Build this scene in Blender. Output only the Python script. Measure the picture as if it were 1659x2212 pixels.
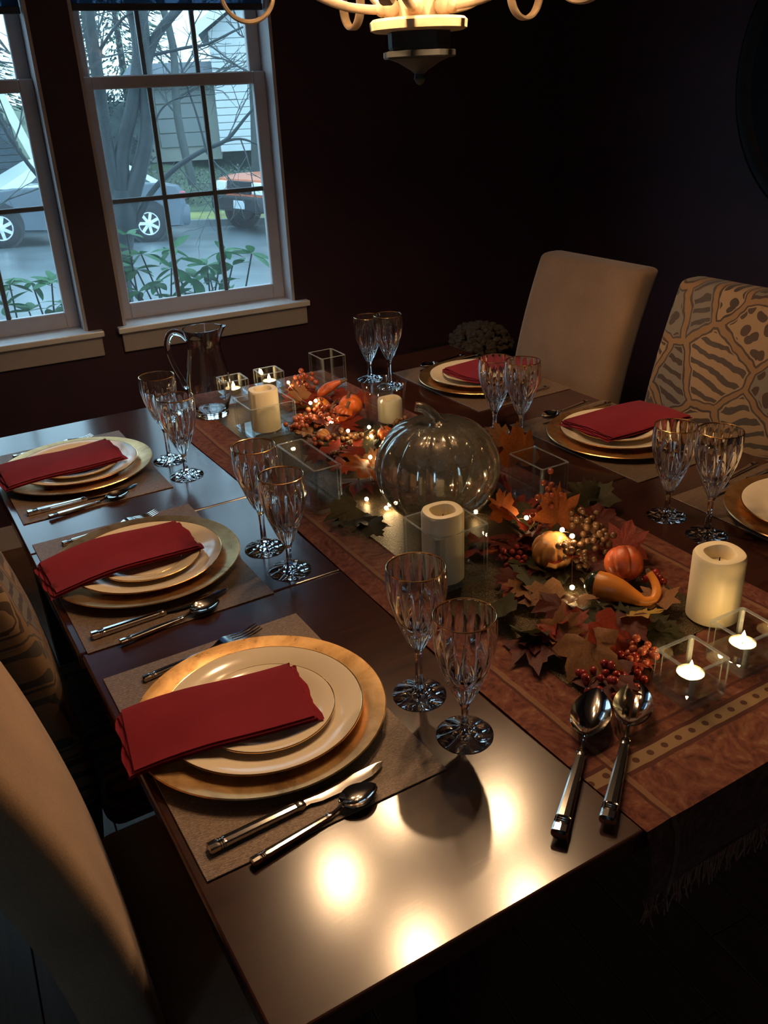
import bpy, bmesh, math, random
from mathutils import Vector, Matrix

for o in list(bpy.data.objects):
    bpy.data.objects.remove(o)
SC = bpy.context.scene
COL = SC.collection
PI = math.pi

# ------------------------------------------------------------------ camera
cam_d = bpy.data.cameras.new('camera')
cam = bpy.data.objects.new('camera', cam_d)
COL.objects.link(cam)
cam_d.sensor_fit = 'VERTICAL'
cam_d.sensor_height = 36.0
cam_d.lens = 1876.576 * 36.0 / 2212.0
cam_d.clip_start = 0.02
cam_d.clip_end = 200
RR = (0.85723034, -0.51330223, -0.04095065)
DD = (-0.25679586, -0.35721326, -0.89802816)
FF = (0.44633174, 0.78033295, -0.43802793)
cam.matrix_world = Matrix(((RR[0], -DD[0], -FF[0], 0.0), (RR[1], -DD[1], -FF[1], 0.0),
                           (RR[2], -DD[2], -FF[2], 1.57), (0, 0, 0, 1)))
SC.camera = cam

# ------------------------------------------------------------------ sky, exposure
world = bpy.data.worlds.new('overcast_sky')
SC.world = world
world.use_nodes = True
bgn = world.node_tree.nodes['Background']
bgn.inputs[0].default_value = (0.52, 0.80, 1.0, 1)
bgn.inputs[1].default_value = 3.5
SC.view_settings.view_transform = 'Standard'
SC.view_settings.look = 'None'
SC.view_settings.exposure = 0.0
SC.view_settings.gamma = 1.0
SC.view_settings.use_curve_mapping = False
SC.cycles.max_bounces = 12
SC.cycles.transmission_bounces = 12
SC.cycles.transparent_max_bounces = 16
SC.cycles.diffuse_bounces = 3
SC.cycles.glossy_bounces = 5
SC.cycles.sample_clamp_indirect = 4.0
SC.cycles.blur_glossy = 0.3
SC.cycles.use_denoising = True
BULB_POWER = 1300.0
CHAND_C = (0.93, 1.43)
WY = -0.0634327           # the house is turned a little against the table


# ------------------------------------------------------------------ object helpers
def link_mesh(name, bm, mat, parent=None, smooth=40):
    me = bpy.data.meshes.new(name)
    bm.normal_update()
    bm.to_mesh(me)
    bm.free()
    if smooth:
        me.polygons.foreach_set('use_smooth', [True] * len(me.polygons))
        me.set_sharp_from_angle(angle=math.radians(smooth))
        if len(me.polygons) < 400:              # large flat faces of bevelled boxes keep their own normal
            ar = sorted(p.area for p in me.polygons)
            lim = 10 * ar[len(ar) // 2]
            for p in me.polygons:
                if p.area > lim:
                    p.use_smooth = False
    o = bpy.data.objects.new(name, me)
    COL.objects.link(o)
    if mat is not None:
        me.materials.append(mat)
    if parent is not None:
        o.parent = parent
    return o


def tag(o, label, cat, group=None, kind=None):
    if label:
        o['label'] = label
    if cat:
        o['category'] = cat
    if group:
        o['group'] = group
    if kind:
        o['kind'] = kind
    return o


def thing(name, label, cat, loc=(0, 0, 0), rz=0.0, group=None):
    o = bpy.data.objects.new(name, None)
    o.empty_display_size = 0.02
    COL.objects.link(o)
    o.location = loc
    o.rotation_euler = (0, 0, rz)
    return tag(o, label, cat, group)


def struct(name, bm, mat, parent=None, smooth=0):
    o = link_mesh(name, bm, mat, parent, smooth)
    o['kind'] = 'structure'
    return o


def struct_empty(name, loc=(0, 0, 0), rz=0.0):
    o = bpy.data.objects.new(name, None)
    COL.objects.link(o)
    o.location = loc
    o.rotation_euler = (0, 0, rz)
    o['kind'] = 'structure'
    return o


def dup(root, loc, rz, label, group=None):
    r = root.copy()
    COL.objects.link(r)
    r.location = loc
    r.rotation_euler = (root.rotation_euler[0], root.rotation_euler[1], rz)
    if label:
        r['label'] = label
    if group:
        r['group'] = group
    for ch in list(root.children):
        c = ch.copy()
        COL.objects.link(c)
        c.parent = r
        for g in list(ch.children):
            d = g.copy()
            COL.objects.link(d)
            d.parent = c
    return r


# ------------------------------------------------------------------ mesh helpers
def boxm(bm, x0, x1, y0, y1, z0, z1, bevel=0.0, seg=2, M=None):
    vs = [bm.verts.new((x, y, z)) for x in (x0, x1) for y in (y0, y1) for z in (z0, z1)]
    idx = [(0, 1, 3, 2), (4, 6, 7, 5), (0, 4, 5, 1), (2, 3, 7, 6), (0, 2, 6, 4), (1, 5, 7, 3)]
    fs = [bm.faces.new([vs[i] for i in f]) for f in idx]
    if M is not None:
        for v in vs:
            v.co = M @ v.co
    if bevel:
        es = list({e for f in fs for e in f.edges})
        bmesh.ops.bevel(bm, geom=es, offset=bevel, segments=seg, affect='EDGES', profile=0.5)
    return vs


def newbox(*a, **k):
    bm = bmesh.new()
    boxm(bm, *a, **k)
    return bm


def lathe(bm, prof, n=48, mod=None, cx=0.0, cy=0.0):
    rings = []
    for i, (r, z) in enumerate(prof):
        if r < 1e-7:
            rings.append([bm.verts.new((cx, cy, z))])
        else:
            ring = []
            for j in range(n):
                t = 2 * PI * j / n
                rr, zz = (r, z) if mod is None else mod(t, i, r, z)
                ring.append(bm.verts.new((cx + rr * math.cos(t), cy + rr * math.sin(t), zz)))
            rings.append(ring)
    for a, b in zip(rings[:-1], rings[1:]):
        for j in range(n):
            k = (j + 1) % n
            if len(a) == 1 and len(b) == 1:
                continue
            if len(a) == 1:
                bm.faces.new((a[0], b[k], b[j]))
            elif len(b) == 1:
                bm.faces.new((a[j], a[k], b[0]))
            else:
                bm.faces.new((a[j], a[k], b[k], b[j]))
    return rings


def loft(bm, secs, cap=True, close=True):
    rs = [[bm.verts.new(p) for p in s] for s in secs]
    n = len(rs[0])
    for a, b in zip(rs[:-1], rs[1:]):
        for j in range(n if close else n - 1):
            k = (j + 1) % n
            bm.faces.new((a[j], a[k], b[k], b[j]))
    if cap and close:
        bm.faces.new(list(reversed(rs[0])))
        bm.faces.new(rs[-1])
    return rs


def tube(bm, pts, rad, n=8, cap=True, closed=False):
    P = [Vector(p) for p in pts]
    m = len(P)
    R = rad if isinstance(rad, (list, tuple)) else [rad] * m
    T = []
    for i in range(m):
        if closed:
            t = P[(i + 1) % m] - P[(i - 1) % m]
        else:
            t = P[min(i + 1, m - 1)] - P[max(i - 1, 0)]
        T.append(t.normalized())
    up = Vector((0, 0, 1)) if abs(T[0].z) < 0.9 else Vector((1, 0, 0))
    nrm = (up - T[0] * up.dot(T[0])).normalized()
    secs = []
    for i in range(m):
        nrm = (nrm - T[i] * nrm.dot(T[i])).normalized()
        b = T[i].cross(nrm)
        secs.append([P[i] + (nrm * math.cos(2 * PI * j / n) + b * math.sin(2 * PI * j / n)) * R[i] for j in range(n)])
    if closed:
        secs.append(secs[0])
        rs = [[bm.verts.new(p) for p in s] for s in secs[:-1]]
        for i in range(m):
            a, b = rs[i], rs[(i + 1) % m]
            for j in range(n):
                k = (j + 1) % n
                bm.faces.new((a[j], a[k], b[k], b[j]))
    else:
        loft(bm, secs, cap)


def ball(bm, c, r, seg=12, rings=8, sx=1, sy=1, sz=1):
    prof = [(0, -1)] + [(math.sin(PI * i / rings), -math.cos(PI * i / rings)) for i in range(1, rings)] + [(0, 1)]
    n0 = len(bm.verts)
    lathe(bm, prof, seg)
    bm.verts.ensure_lookup_table()
    for v in bm.verts[n0:]:
        v.co = Vector((c[0] + v.co.x * r * sx, c[1] + v.co.y * r * sy, c[2] + v.co.z * r * sz))


def newball(*a, **k):
    bm = bmesh.new()
    ball(bm, *a, **k)
    return bm


def fix(bm):
    bmesh.ops.recalc_face_normals(bm, faces=bm.faces[:])
    return bm


def circle_pts(c, r, n, ax=(1, 0, 0), ay=(0, 0, 1)):
    c, ax, ay = Vector(c), Vector(ax), Vector(ay)
    return [c + ax * r * math.cos(2 * PI * i / n) + ay * r * math.sin(2 * PI * i / n) for i in range(n)]


def spline(pts, k=6):
    P = [Vector(p) for p in pts]
    out = []
    for i in range(len(P) - 1):
        p0, p1, p2, p3 = P[max(i - 1, 0)], P[i], P[i + 1], P[min(i + 2, len(P) - 1)]
        for j in range(k):
            t = j / k
            out.append(0.5 * ((2 * p1) + (p2 - p0) * t + (2 * p0 - 5 * p1 + 4 * p2 - p3) * t * t + (3 * p1 - p0 - 3 * p2 + p3) * t ** 3))
    out.append(P[-1])
    return out


def lerps(a, n):
    """resample list of radii to n values"""
    out = []
    for i in range(n):
        t = i / (n - 1) * (len(a) - 1)
        k = min(int(t), len(a) - 2)
        out.append(a[k] + (a[k + 1] - a[k]) * (t - k))
    return out


# ------------------------------------------------------------------ material helpers
class NT:
    def __init__(self, name):
        self.m = bpy.data.materials.new(name)
        self.m.use_nodes = True
        self.t = self.m.node_tree
        self.b = self.t.nodes['Principled BSDF']
        self.out = self.t.nodes['Material Output']

    def node(self, typ, props=None, **ins):
        n = self.t.nodes.new(typ)
        for k, v in (props or {}).items():
            setattr(n, k, v)
        for k, v in ins.items():
            self.put(n.inputs[k.replace('_', ' ')], v)
        return n

    def put(self, sock, v):
        if isinstance(v, bpy.types.NodeSocket):
            self.t.links.new(v, sock)
        elif isinstance(v, bpy.types.Node):
            self.t.links.new(v.outputs[0], sock)
        else:
            if isinstance(v, tuple) and len(v) == 3 and sock.type == 'RGBA':
                v = v + (1,)
            sock.default_value = v

    def math(self, op, a, b=None, c=None, clamp=False):
        n = self.t.nodes.new('ShaderNodeMath')
        n.operation = op
        n.use_clamp = clamp
        self.put(n.inputs[0], a)
        if b is not None:
            self.put(n.inputs[1], b)
        if c is not None:
            self.put(n.inputs[2], c)
        return n.outputs[0]

    def mix(self, f, a, b):
        n = self.t.nodes.new('ShaderNodeMix')
        n.data_type = 'RGBA'
        self.put(n.inputs['Factor'], f)
        self.put(n.inputs[6], a)
        self.put(n.inputs[7], b)
        return n.outputs[2]

    def ramp(self, f, stops, interp='LINEAR'):
        n = self.t.nodes.new('ShaderNodeValToRGB')
        n.color_ramp.interpolation = interp
        el = n.color_ramp.elements
        while len(el) > len(stops):
            el.remove(el[-1])
        while len(el) < len(stops):
            el.new(0.5)
        for e, (p, c) in zip(el, stops):
            e.position = p
            e.color = tuple(c) + ((1,) if len(c) == 3 else ())
        self.put(n.inputs[0], f)
        return n.outputs[0]

    def coord(self, scale=(1, 1, 1), which='Object', rot=(0, 0, 0)):
        tc = self.node('ShaderNodeTexCoord')
        mp = self.node('ShaderNodeMapping')
        mp.inputs['Scale'].default_value = scale
        mp.inputs['Rotation'].default_value = rot
        self.t.links.new(tc.outputs[which], mp.inputs['Vector'])
        return mp.outputs[0]

    def noise(self, vec, scale, detail=3.0, rough=0.5, dist=0.0):
        n = self.node('ShaderNodeTexNoise')
        self.put(n.inputs['Vector'], vec)
        n.inputs['Scale'].default_value = scale
        n.inputs['Detail'].default_value = detail
        n.inputs['Roughness'].default_value = rough
        n.inputs['Distortion'].default_value = dist
        return n.outputs['Fac']

    def schlick(self, f0=0.04):
        lw = self.node('ShaderNodeLayerWeight')
        lw.inputs['Blend'].default_value = 0.5
        p = self.math('POWER', lw.outputs['Facing'], 5.0)
        return self.math('MULTIPLY_ADD', p, 1 - f0, f0)

    def bump(self, h, strength=0.2, dist=0.002):
        n = self.node('ShaderNodeBump')
        n.inputs['Strength'].default_value = strength
        n.inputs['Distance'].default_value = dist
        self.put(n.inputs['Height'], h)
        self.put(self.b.inputs['Normal'], n.outputs[0])

    def set(self, **k):
        names = dict(base='Base Color', rough='Roughness', metal='Metallic', ior='IOR', trans='Transmission Weight',
                     sss='Subsurface Weight', emit='Emission Color', estr='Emission Strength', coat='Coat Weight',
                     coatr='Coat Roughness', spec='Specular IOR Level', sheen='Sheen Weight', alpha='Alpha',
                     aniso='Anisotropic')
        for a, v in k.items():
            self.put(self.b.inputs[names[a]], v)
        return self


def plain(name, base, rough=0.5, metal=0.0, vary=0.15, scale=20.0, bump=0.0, **k):
    """a slightly mottled procedural surface"""
    n = NT(name)
    v = n.coord()
    f = n.noise(v, scale, 3)
    lo = tuple(c * (1 - vary) for c in base)
    hi = tuple(min(1, c * (1 + vary)) for c in base)
    n.set(base=n.ramp(f, [(0.3, lo), (0.7, hi)]), rough=rough, metal=metal, **k)
    if bump:
        n.bump(n.noise(v, scale * 6, 2), bump)
    return n.m


def emissive(name, col, strength):
    n = NT(name)
    n.set(base=(0, 0, 0), rough=0.5, emit=col, estr=strength)
    return n.m


def glassmat(name, tint=(1, 1, 1), ior=1.5, rough=0.0):
    n = NT(name)
    n.set(base=tint, rough=rough, ior=ior, trans=1.0)
    return n.m


M = {}
M['glass'] = glassmat('clear_glass', (0.98, 0.99, 1.0))
M['crystal'] = glassmat('lead_crystal', (1, 1, 1), 1.54)
M['wall'] = plain('burgundy_paint', (0.038, 0.013, 0.027), 0.6, vary=0.08, scale=6, bump=0.05)
M['ceiling'] = plain('ceiling_paint', (0.30, 0.26, 0.24), 0.9, vary=0.05)
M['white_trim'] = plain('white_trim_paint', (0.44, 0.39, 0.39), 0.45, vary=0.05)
M['skylit_sill_paint'] = plain('skylit_sill_paint', (0.86, 0.85, 0.86), 0.25, vary=0.04)  # trim white raised to put sky light into the sill's colour
M['vinyl'] = plain('window_vinyl', (0.50, 0.45, 0.46), 0.4, vary=0.04)
M['muntin'] = plain('muntin_vinyl', (0.16, 0.17, 0.18), 0.4, vary=0.04)
M['blind_rail'] = plain('blind_rail', (0.03, 0.035, 0.05), 0.6)
M['gold'] = plain('gold_trim', (0.85, 0.55, 0.25), 0.18, metal=1.0, vary=0.1)
M['steel'] = plain('polished_steel', (0.62, 0.58, 0.54), 0.10, metal=1.0, vary=0.04, scale=60)
M['china'] = plain('cream_china', (0.74, 0.62, 0.46), 0.12, vary=0.04, scale=8)
M['wax'] = NT('ivory_wax').set(base=(0.80, 0.68, 0.46), rough=0.45, sss=0.0).m
M['tealight_wax'] = NT('tealight_wax').set(base=(0.92, 0.78, 0.55), rough=0.4).m
M['tealight_cup'] = plain('tealight_cup', (0.7, 0.68, 0.62), 0.25, metal=1.0)
M['flame'] = emissive('candle_flame', (1.0, 0.62, 0.24), 280.0)
M['fairy'] = emissive('fairy_light', (1.0, 0.72, 0.36), 130.0)
M['bulb'] = emissive('chandelier_bulb', (1.0, 0.64, 0.34), BULB_POWER)
M['wire'] = plain('copper_wire', (0.5, 0.25, 0.12), 0.3, metal=1.0)
M['iron_cream'] = plain('aged_cream_metal', (0.60, 0.44, 0.27), 0.55, vary=0.3, scale=30, bump=0.1)
M['unlit_metal'] = plain('shaded_underside_metal', (0.035, 0.036, 0.034), 0.55, vary=0.25, scale=30)  # dark colour paints the shade below the chandelier plate
M['sleeve'] = plain('candle_sleeve', (0.8, 0.66, 0.42), 0.5)
M['blackmetal'] = plain('dark_panel', (0.004, 0.006, 0.011), 0.5, spec=0.2)
M['black_wood'] = plain('ebony_wood', (0.012, 0.008, 0.008), 0.5)
M['stem'] = plain('dry_stem', (0.10, 0.06, 0.03), 0.7, vary=0.3)
M['rubber'] = plain('tyre_rubber', (0.012, 0.014, 0.018), 0.7)
M['alloy'] = plain('alloy_wheel', (0.75, 0.78, 0.8), 0.35, metal=0.6)


def wood(name, c1, c2, rough=0.3, along='x', ior=1.5, spec=0.5, bump=0.04, coat=0.0):
    n = NT(name)
    s = (1.2, 26, 26) if along == 'x' else (26, 1.2, 26)
    v = n.coord(s)
    f = n.noise(v, 3.0, 6, 0.62, 0.6)
    g = n.noise(n.coord((6, 180, 180) if along == 'x' else (180, 6, 180)), 2.0, 3, 0.6)
    mixf = n.math('ADD', n.math('MULTIPLY', f, 0.75), n.math('MULTIPLY', g, 0.3))
    n.set(base=n.ramp(mixf, [(0.32, c1), (0.72, c2)]), ior=ior, spec=spec, coat=coat, coatr=0.14)
    smudge = n.noise(n.coord(), 5.0, 4, 0.6)
    n.set(rough=n.math('MULTIPLY_ADD', smudge, 0.07, rough))
    n.bump(g, bump, 0.001)
    return n.m


M['table'] = wood('espresso_table', (0.018, 0.0055, 0.0045), (0.055, 0.019, 0.012), 0.150, ior=1.70, coat=0.25)
M['floor'] = wood('oak_floor', (0.10, 0.045, 0.022), (0.17, 0.08, 0.04), 0.35, along='y')


def m_placemat():
    n = NT('woven_placemat')
    v = n.coord()
    w1 = n.node('ShaderNodeTexWave', {'wave_type': 'BANDS', 'bands_direction': 'DIAGONAL'}, Vector=v, Scale=210.0, Distortion=2.5)
    w1.inputs['Detail Scale'].default_value = 3
    ns = n.noise(n.coord((1, 3, 1)), 260, 2)
    f = n.math('ADD', n.math('MULTIPLY', w1.outputs['Fac'], 0.3), n.math('MULTIPLY', ns, 0.75))
    n.set(base=n.ramp(f, [(0.3, (0.075, 0.045, 0.032)), (0.62, (0.20, 0.135, 0.095)), (0.85, (0.34, 0.25, 0.17))]),
          rough=0.5, metal=0.25)
    n.bump(f, 0.5, 0.0012)
    return n.m


def m_goldleaf():
    n = NT('gold_leaf')
    v = n.coord()
    f = n.noise(v, 14, 5, 0.65, 0.8)
    g = n.noise(v, 70, 3)
    n.set(base=n.ramp(f, [(0.30, (0.42, 0.22, 0.08)), (0.52, (0.72, 0.42, 0.17)), (0.75, (0.88, 0.60, 0.29))]), metal=0.92)
    n.set(rough=n.math('MULTIPLY_ADD', f, 0.16, 0.21))
    n.bump(g, 0.08, 0.001)
    return n.m


def m_linen(name, c):
    n = NT(name)
    v = n.coord()
    a = n.node('ShaderNodeTexWave', {'wave_type': 'BANDS', 'bands_direction': 'X'}, Vector=v, Scale=300.0).outputs['Fac']
    b = n.node('ShaderNodeTexWave', {'wave_type': 'BANDS', 'bands_direction': 'Y'}, Vector=v, Scale=300.0).outputs['Fac']
    f = n.math('MULTIPLY', n.math('ADD', a, b), 0.5)
    big = n.noise(v, 12, 3)
    g = n.math('ADD', n.math('MULTIPLY', f, 0.35), n.math('MULTIPLY', big, 0.65))
    n.set(base=n.ramp(g, [(0.2, tuple(x * 0.75 for x in c)), (0.8, tuple(x * 1.2 for x in c))]), rough=0.85, sheen=0.1, spec=0.2)
    n.bump(f, 0.15, 0.0005)
    return n.m


M['placemat'] = m_placemat()
M['goldleaf'] = m_goldleaf()
M['napkin'] = m_linen('red_linen', (0.38, 0.026, 0.045))


def m_paisley():
    n = NT('paisley_cloth')
    v = n.coord()
    warp = n.node('ShaderNodeTexNoise', None, Vector=v, Scale=9.0, Detail=2.0)
    va = n.node('ShaderNodeVectorMath', {'operation': 'MULTIPLY_ADD'})
    n.t.links.new(warp.outputs['Color'], va.inputs[0])
    va.inputs[1].default_value = (0.09, 0.09, 0.0)
    n.t.links.new(v, va.inputs[2])
    vo = n.node('ShaderNodeTexVoronoi', {'feature': 'SMOOTH_F1'}, Vector=va.outputs[0], Scale=13.0)
    ring = n.math('SINE', n.math('MULTIPLY', vo.outputs['Distance'], 46.0))
    v2 = n.node('ShaderNodeTexVoronoi', {'feature': 'F1'}, Vector=va.outputs[0], Scale=75.0)
    fine = n.noise(va.outputs[0], 150, 4, 0.65)
    med = n.noise(va.outputs[0], 24, 3, 0.6, 1.5)
    f = n.math('ADD', n.math('MULTIPLY_ADD', ring, 0.08, 0.42), n.math('MULTIPLY', n.math('SUBTRACT', fine, 0.5), 0.9))
    f = n.math('ADD', f, n.math('MULTIPLY', n.math('SUBTRACT', med, 0.5), 0.40))
    f = n.math('ADD', f, n.math('MULTIPLY', n.math('SUBTRACT', v2.outputs['Distance'], 0.4), 0.40))
    base = n.ramp(f, [(0.10, (0.075, 0.017, 0.014)), (0.36, (0.205, 0.054, 0.034)), (0.60, (0.29, 0.098, 0.054)), (0.9, (0.41, 0.21, 0.115))])
    sep = n.node('ShaderNodeSeparateXYZ', None, Vector=v)
    x, y = sep.outputs[0], sep.outputs[1]

    def band(c, lo, hi):
        return n.math('MULTIPLY', n.math('GREATER_THAN', c, lo), n.math('LESS_THAN', c, hi))
    wob = n.math('MULTIPLY_ADD', n.noise(v, 25, 2), 0.004, -0.002)
    yw = n.math('ADD', y, wob)
    xw = n.math('ADD', x, wob)
    stripe = band(yw, 0.594, 0.616)
    line = n.math('MAXIMUM', n.math('MAXIMUM', band(yw, 0.587, 0.594), band(yw, 0.616, 0.623)),
                  n.math('MAXIMUM', n.math('MAXIMUM', band(yw, 0.640, 0.645), band(xw, 0.668, 0.673)), band(xw, 1.155, 1.160)))
    dots = n.node('ShaderNodeTexVoronoi', {'feature': 'F1'}, Vector=n.coord((1, 1, 0)), Scale=38.0, Randomness=0.0)
    dot = n.math('LESS_THAN', dots.outputs['Distance'], 0.19)
    c1 = n.mix(stripe, base, n.mix(dot, (0.40, 0.24, 0.13, 1), (0.13, 0.045, 0.03, 1)))
    c2 = n.mix(line, c1, (0.13, 0.032, 0.024, 1))
    side = n.math('MAXIMUM', band(xw, 0.673, 0.682), band(xw, 1.146, 1.155))
    c3 = n.mix(n.math('MULTIPLY', side, 0.6), c2, (0.40, 0.22, 0.12, 1))
    n.set(base=c3, rough=0.75, sheen=0.15, spec=0.25)
    n.bump(n.noise(v, 400, 2), 0.25, 0.0006)
    return n.m


def m_lame():
    n = NT('gold_mesh_cloth')
    v = n.coord()
    f = n.noise(v, 420, 2, 0.7)
    n.set(base=n.ramp(f, [(0.35, (0.06, 0.04, 0.022)), (0.55, (0.17, 0.12, 0.065)), (0.75, (0.50, 0.40, 0.24))]), rough=0.42, metal=0.55)
    n.bump(f, 0.8, 0.001)
    return n.m


M['paisley'] = m_paisley()
M['lame'] = m_lame()


def m_fabric(name, c, scale=350):
    n = NT(name)
    v = n.coord()
    f = n.noise(v, scale, 2, 0.7)
    big = n.noise(v, 9, 3)
    g = n.math('ADD', n.math('MULTIPLY', f, 0.5), n.math('MULTIPLY', big, 0.5))
    n.set(base=n.ramp(g, [(0.3, tuple(x * 0.75 for x in c)), (0.7, tuple(x * 1.2 for x in c))]), rough=0.9, sheen=0.2, spec=0.15)
    n.bump(f, 0.3, 0.001)
    return n.m


def m_pattern():
    n = NT('abstract_print_fabric')
    v = n.coord()
    sep = n.node('ShaderNodeSeparateXYZ', None, Vector=v)
    cmb = n.node('ShaderNodeCombineXYZ', None, X=sep.outputs[1], Y=sep.outputs[2])
    wn = n.node('ShaderNodeTexNoise', None, Vector=cmb.outputs[0], Scale=16.0, Detail=2.0)
    va = n.node('ShaderNodeVectorMath', {'operation': 'MULTIPLY_ADD'})
    n.t.links.new(wn.outputs['Color'], va.inputs[0])
    va.inputs[1].default_value = (0.035, 0.035, 0)
    n.t.links.new(cmb.outputs[0], va.inputs[2])
    P = va.outputs[0]
    edge = n.node('ShaderNodeTexVoronoi', {'feature': 'DISTANCE_TO_EDGE', 'voronoi_dimensions': '2D'}, Vector=P, Scale=7.3)
    cell = n.node('ShaderNodeTexVoronoi', {'feature': 'F1', 'voronoi_dimensions': '2D'}, Vector=P, Scale=7.3)
    rs = n.node('ShaderNodeSeparateColor', None, Color=cell.outputs['Color'])
    r, g, b = rs.outputs[0], rs.outputs[1], rs.outputs[2]
    d = edge.outputs['Distance']
    outl = n.math('MULTIPLY', n.math('GREATER_THAN', d, 0.050), n.math('LESS_THAN', d, 0.085))
    inner = n.math('GREATER_THAN', d, 0.11)
    ps = n.node('ShaderNodeSeparateXYZ', None, Vector=P)
    ang = n.math('MULTIPLY', g, 6.283)
    st = n.math('ADD', n.math('MULTIPLY', ps.outputs[0], n.math('COSINE', ang)), n.math('MULTIPLY', ps.outputs[1], n.math('SINE', ang)))
    stripe = n.math('GREATER_THAN', n.math('SINE', n.math('MULTIPLY', st, 210.0)), 0.25)
    stripe = n.math('MULTIPLY', n.math('MULTIPLY', stripe, inner), n.math('LESS_THAN', r, 0.28))
    sp = n.node('ShaderNodeTexVoronoi', {'feature': 'F1', 'voronoi_dimensions': '2D'}, Vector=P, Scale=30.0)
    spot = n.math('LESS_THAN', sp.outputs['Distance'], 0.36)
    spot = n.math('MULTIPLY', n.math('MULTIPLY', spot, inner), n.math('GREATER_THAN', r, 0.5))
    ring = n.math('MULTIPLY', n.math('GREATER_THAN', n.math('SINE', n.math('MULTIPLY', cell.outputs['Distance'], 34.0)), 0.35),
                  n.math('MULTIPLY', n.math('GREATER_THAN', r, 0.28), n.math('LESS_THAN', r, 0.5)))
    ring = n.math('MULTIPLY', ring, inner)
    gapc = n.math('LESS_THAN', d, 0.050)
    fills = n.ramp(b, [(0.0, (0.17, 0.098, 0.050)), (0.35, (0.19, 0.125, 0.075)), (0.6, (0.16, 0.085, 0.053)), (0.8, (0.115, 0.096, 0.08)), (1.0, (0.195, 0.135, 0.078))], 'CONSTANT')
    c = n.mix(gapc, fills, (0.15, 0.088, 0.046, 1))
    dark = n.math('MAXIMUM', n.math('MAXIMUM', outl, stripe), n.math('MAXIMUM', spot, ring))
    shade = n.ramp(g, [(0.0, (0.032, 0.025, 0.024)), (0.5, (0.05, 0.029, 0.022)), (1.0, (0.046, 0.044, 0.042))])
    c = n.mix(dark, c, shade)
    n.set(base=c, rough=0.9, sheen=0.1, spec=0.15)
    n.bump(n.noise(v, 350, 2), 0.25, 0.001)
    return n.m


M['beige'] = m_fabric('beige_chenille_shaded', (0.145, 0.092, 0.060))  # beige chenille darkened for the dimmer light on the right chair
M['tan'] = m_fabric('beige_chenille_lit', (0.36, 0.225, 0.14))  # same beige chenille, brightened to paint the light on the left chair
M['navy_seat'] = m_fabric('dark_seat_fabric', (0.022, 0.022, 0.030))
M['print'] = m_pattern()


def m_mercury():
    n = NT('mercury_glass')
    v = n.coord()
    f = n.noise(v, 22, 6, 0.72, 0.5)
    fleck = n.noise(v, 160, 2, 0.6)
    fac = n.ramp(n.math('ADD', n.math('MULTIPLY', f, 0.8), n.math('MULTIPLY', fleck, 0.2)), [(0.41, (0.30,) * 3), (0.57, (0.96,) * 3)])
    gl = n.node('ShaderNodeBsdfGlossy')
    gl.inputs['Color'].default_value = (0.80, 0.75, 0.66, 1)
    gl.inputs['Roughness'].default_value = 0.12
    tr = n.node('ShaderNodeBsdfTransparent')
    tr.inputs['Color'].default_value = (0.86, 0.82, 0.74, 1)
    df = n.node('ShaderNodeBsdfDiffuse')
    df.inputs['Color'].default_value = (0.40, 0.36, 0.29, 1)
    m0 = n.node('ShaderNodeMixShader')
    m0.inputs[0].default_value = 0.55
    n.t.links.new(gl.outputs[0], m0.inputs[1])
    n.t.links.new(df.outputs[0], m0.inputs[2])
    mx = n.node('ShaderNodeMixShader')
    n.put(mx.inputs[0], fac)
    n.t.links.new(tr.outputs[0], mx.inputs[1])
    n.t.links.new(m0.outputs[0], mx.inputs[2])
    g2 = n.node('ShaderNodeBsdfGlossy')
    g2.inputs['Roughness'].default_value = 0.03
    fr = n.schlick(0.13)
    m2 = n.node('ShaderNodeMixShader')
    n.put(m2.inputs[0], fr)
    n.t.links.new(mx.outputs[0], m2.inputs[1])
    n.t.links.new(g2.outputs[0], m2.inputs[2])
    n.t.links.new(m2.outputs[0], n.out.inputs['Surface'])
    return n.m


M['mercury'] = m_mercury()


def m_pane():
    n = NT('haze_veiled_pane')
    tr = n.node('ShaderNodeBsdfTransparent')
    tr.inputs['Color'].default_value = (0.93, 0.97, 0.98, 1)
    g2 = n.node('ShaderNodeBsdfGlossy')
    g2.inputs['Roughness'].default_value = 0.01
    fr = n.schlick(0.035)
    tl = n.node('ShaderNodeBsdfTranslucent')
    tl.inputs['Color'].default_value = (0.9, 0.95, 1.0, 1)
    m1 = n.node('ShaderNodeMixShader')
    n.put(m1.inputs[0], n.math('MULTIPLY_ADD', n.noise(n.coord(), 14, 4), 0.022, 0.010))  # translucent mix veils the pane to stand in for outdoor haze
    n.t.links.new(tr.outputs[0], m1.inputs[1])
    n.t.links.new(tl.outputs[0], m1.inputs[2])
    m2 = n.node('ShaderNodeMixShader')
    n.put(m2.inputs[0], fr)
    n.t.links.new(m1.outputs[0], m2.inputs[1])
    n.t.links.new(g2.outputs[0], m2.inputs[2])
    n.t.links.new(m2.outputs[0], n.out.inputs['Surface'])
    return n.m


def m_shade():
    n = NT('screen_shade_cloth')
    tr = n.node('ShaderNodeBsdfTransparent')
    tr.inputs['Color'].default_value = (0.16, 0.21, 0.28, 1)
    df = n.node('ShaderNodeBsdfTranslucent')
    df.inputs['Color'].default_value = (0.05, 0.07, 0.10, 1)
    m1 = n.node('ShaderNodeMixShader')
    n.put(m1.inputs[0], n.math('MULTIPLY_ADD', n.noise(n.coord(), 400, 2), 0.3, 0.1))
    n.t.links.new(tr.outputs[0], m1.inputs[1])
    n.t.links.new(df.outputs[0], m1.inputs[2])
    n.t.links.new(m1.outputs[0], n.out.inputs['Surface'])
    return n.m


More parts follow.
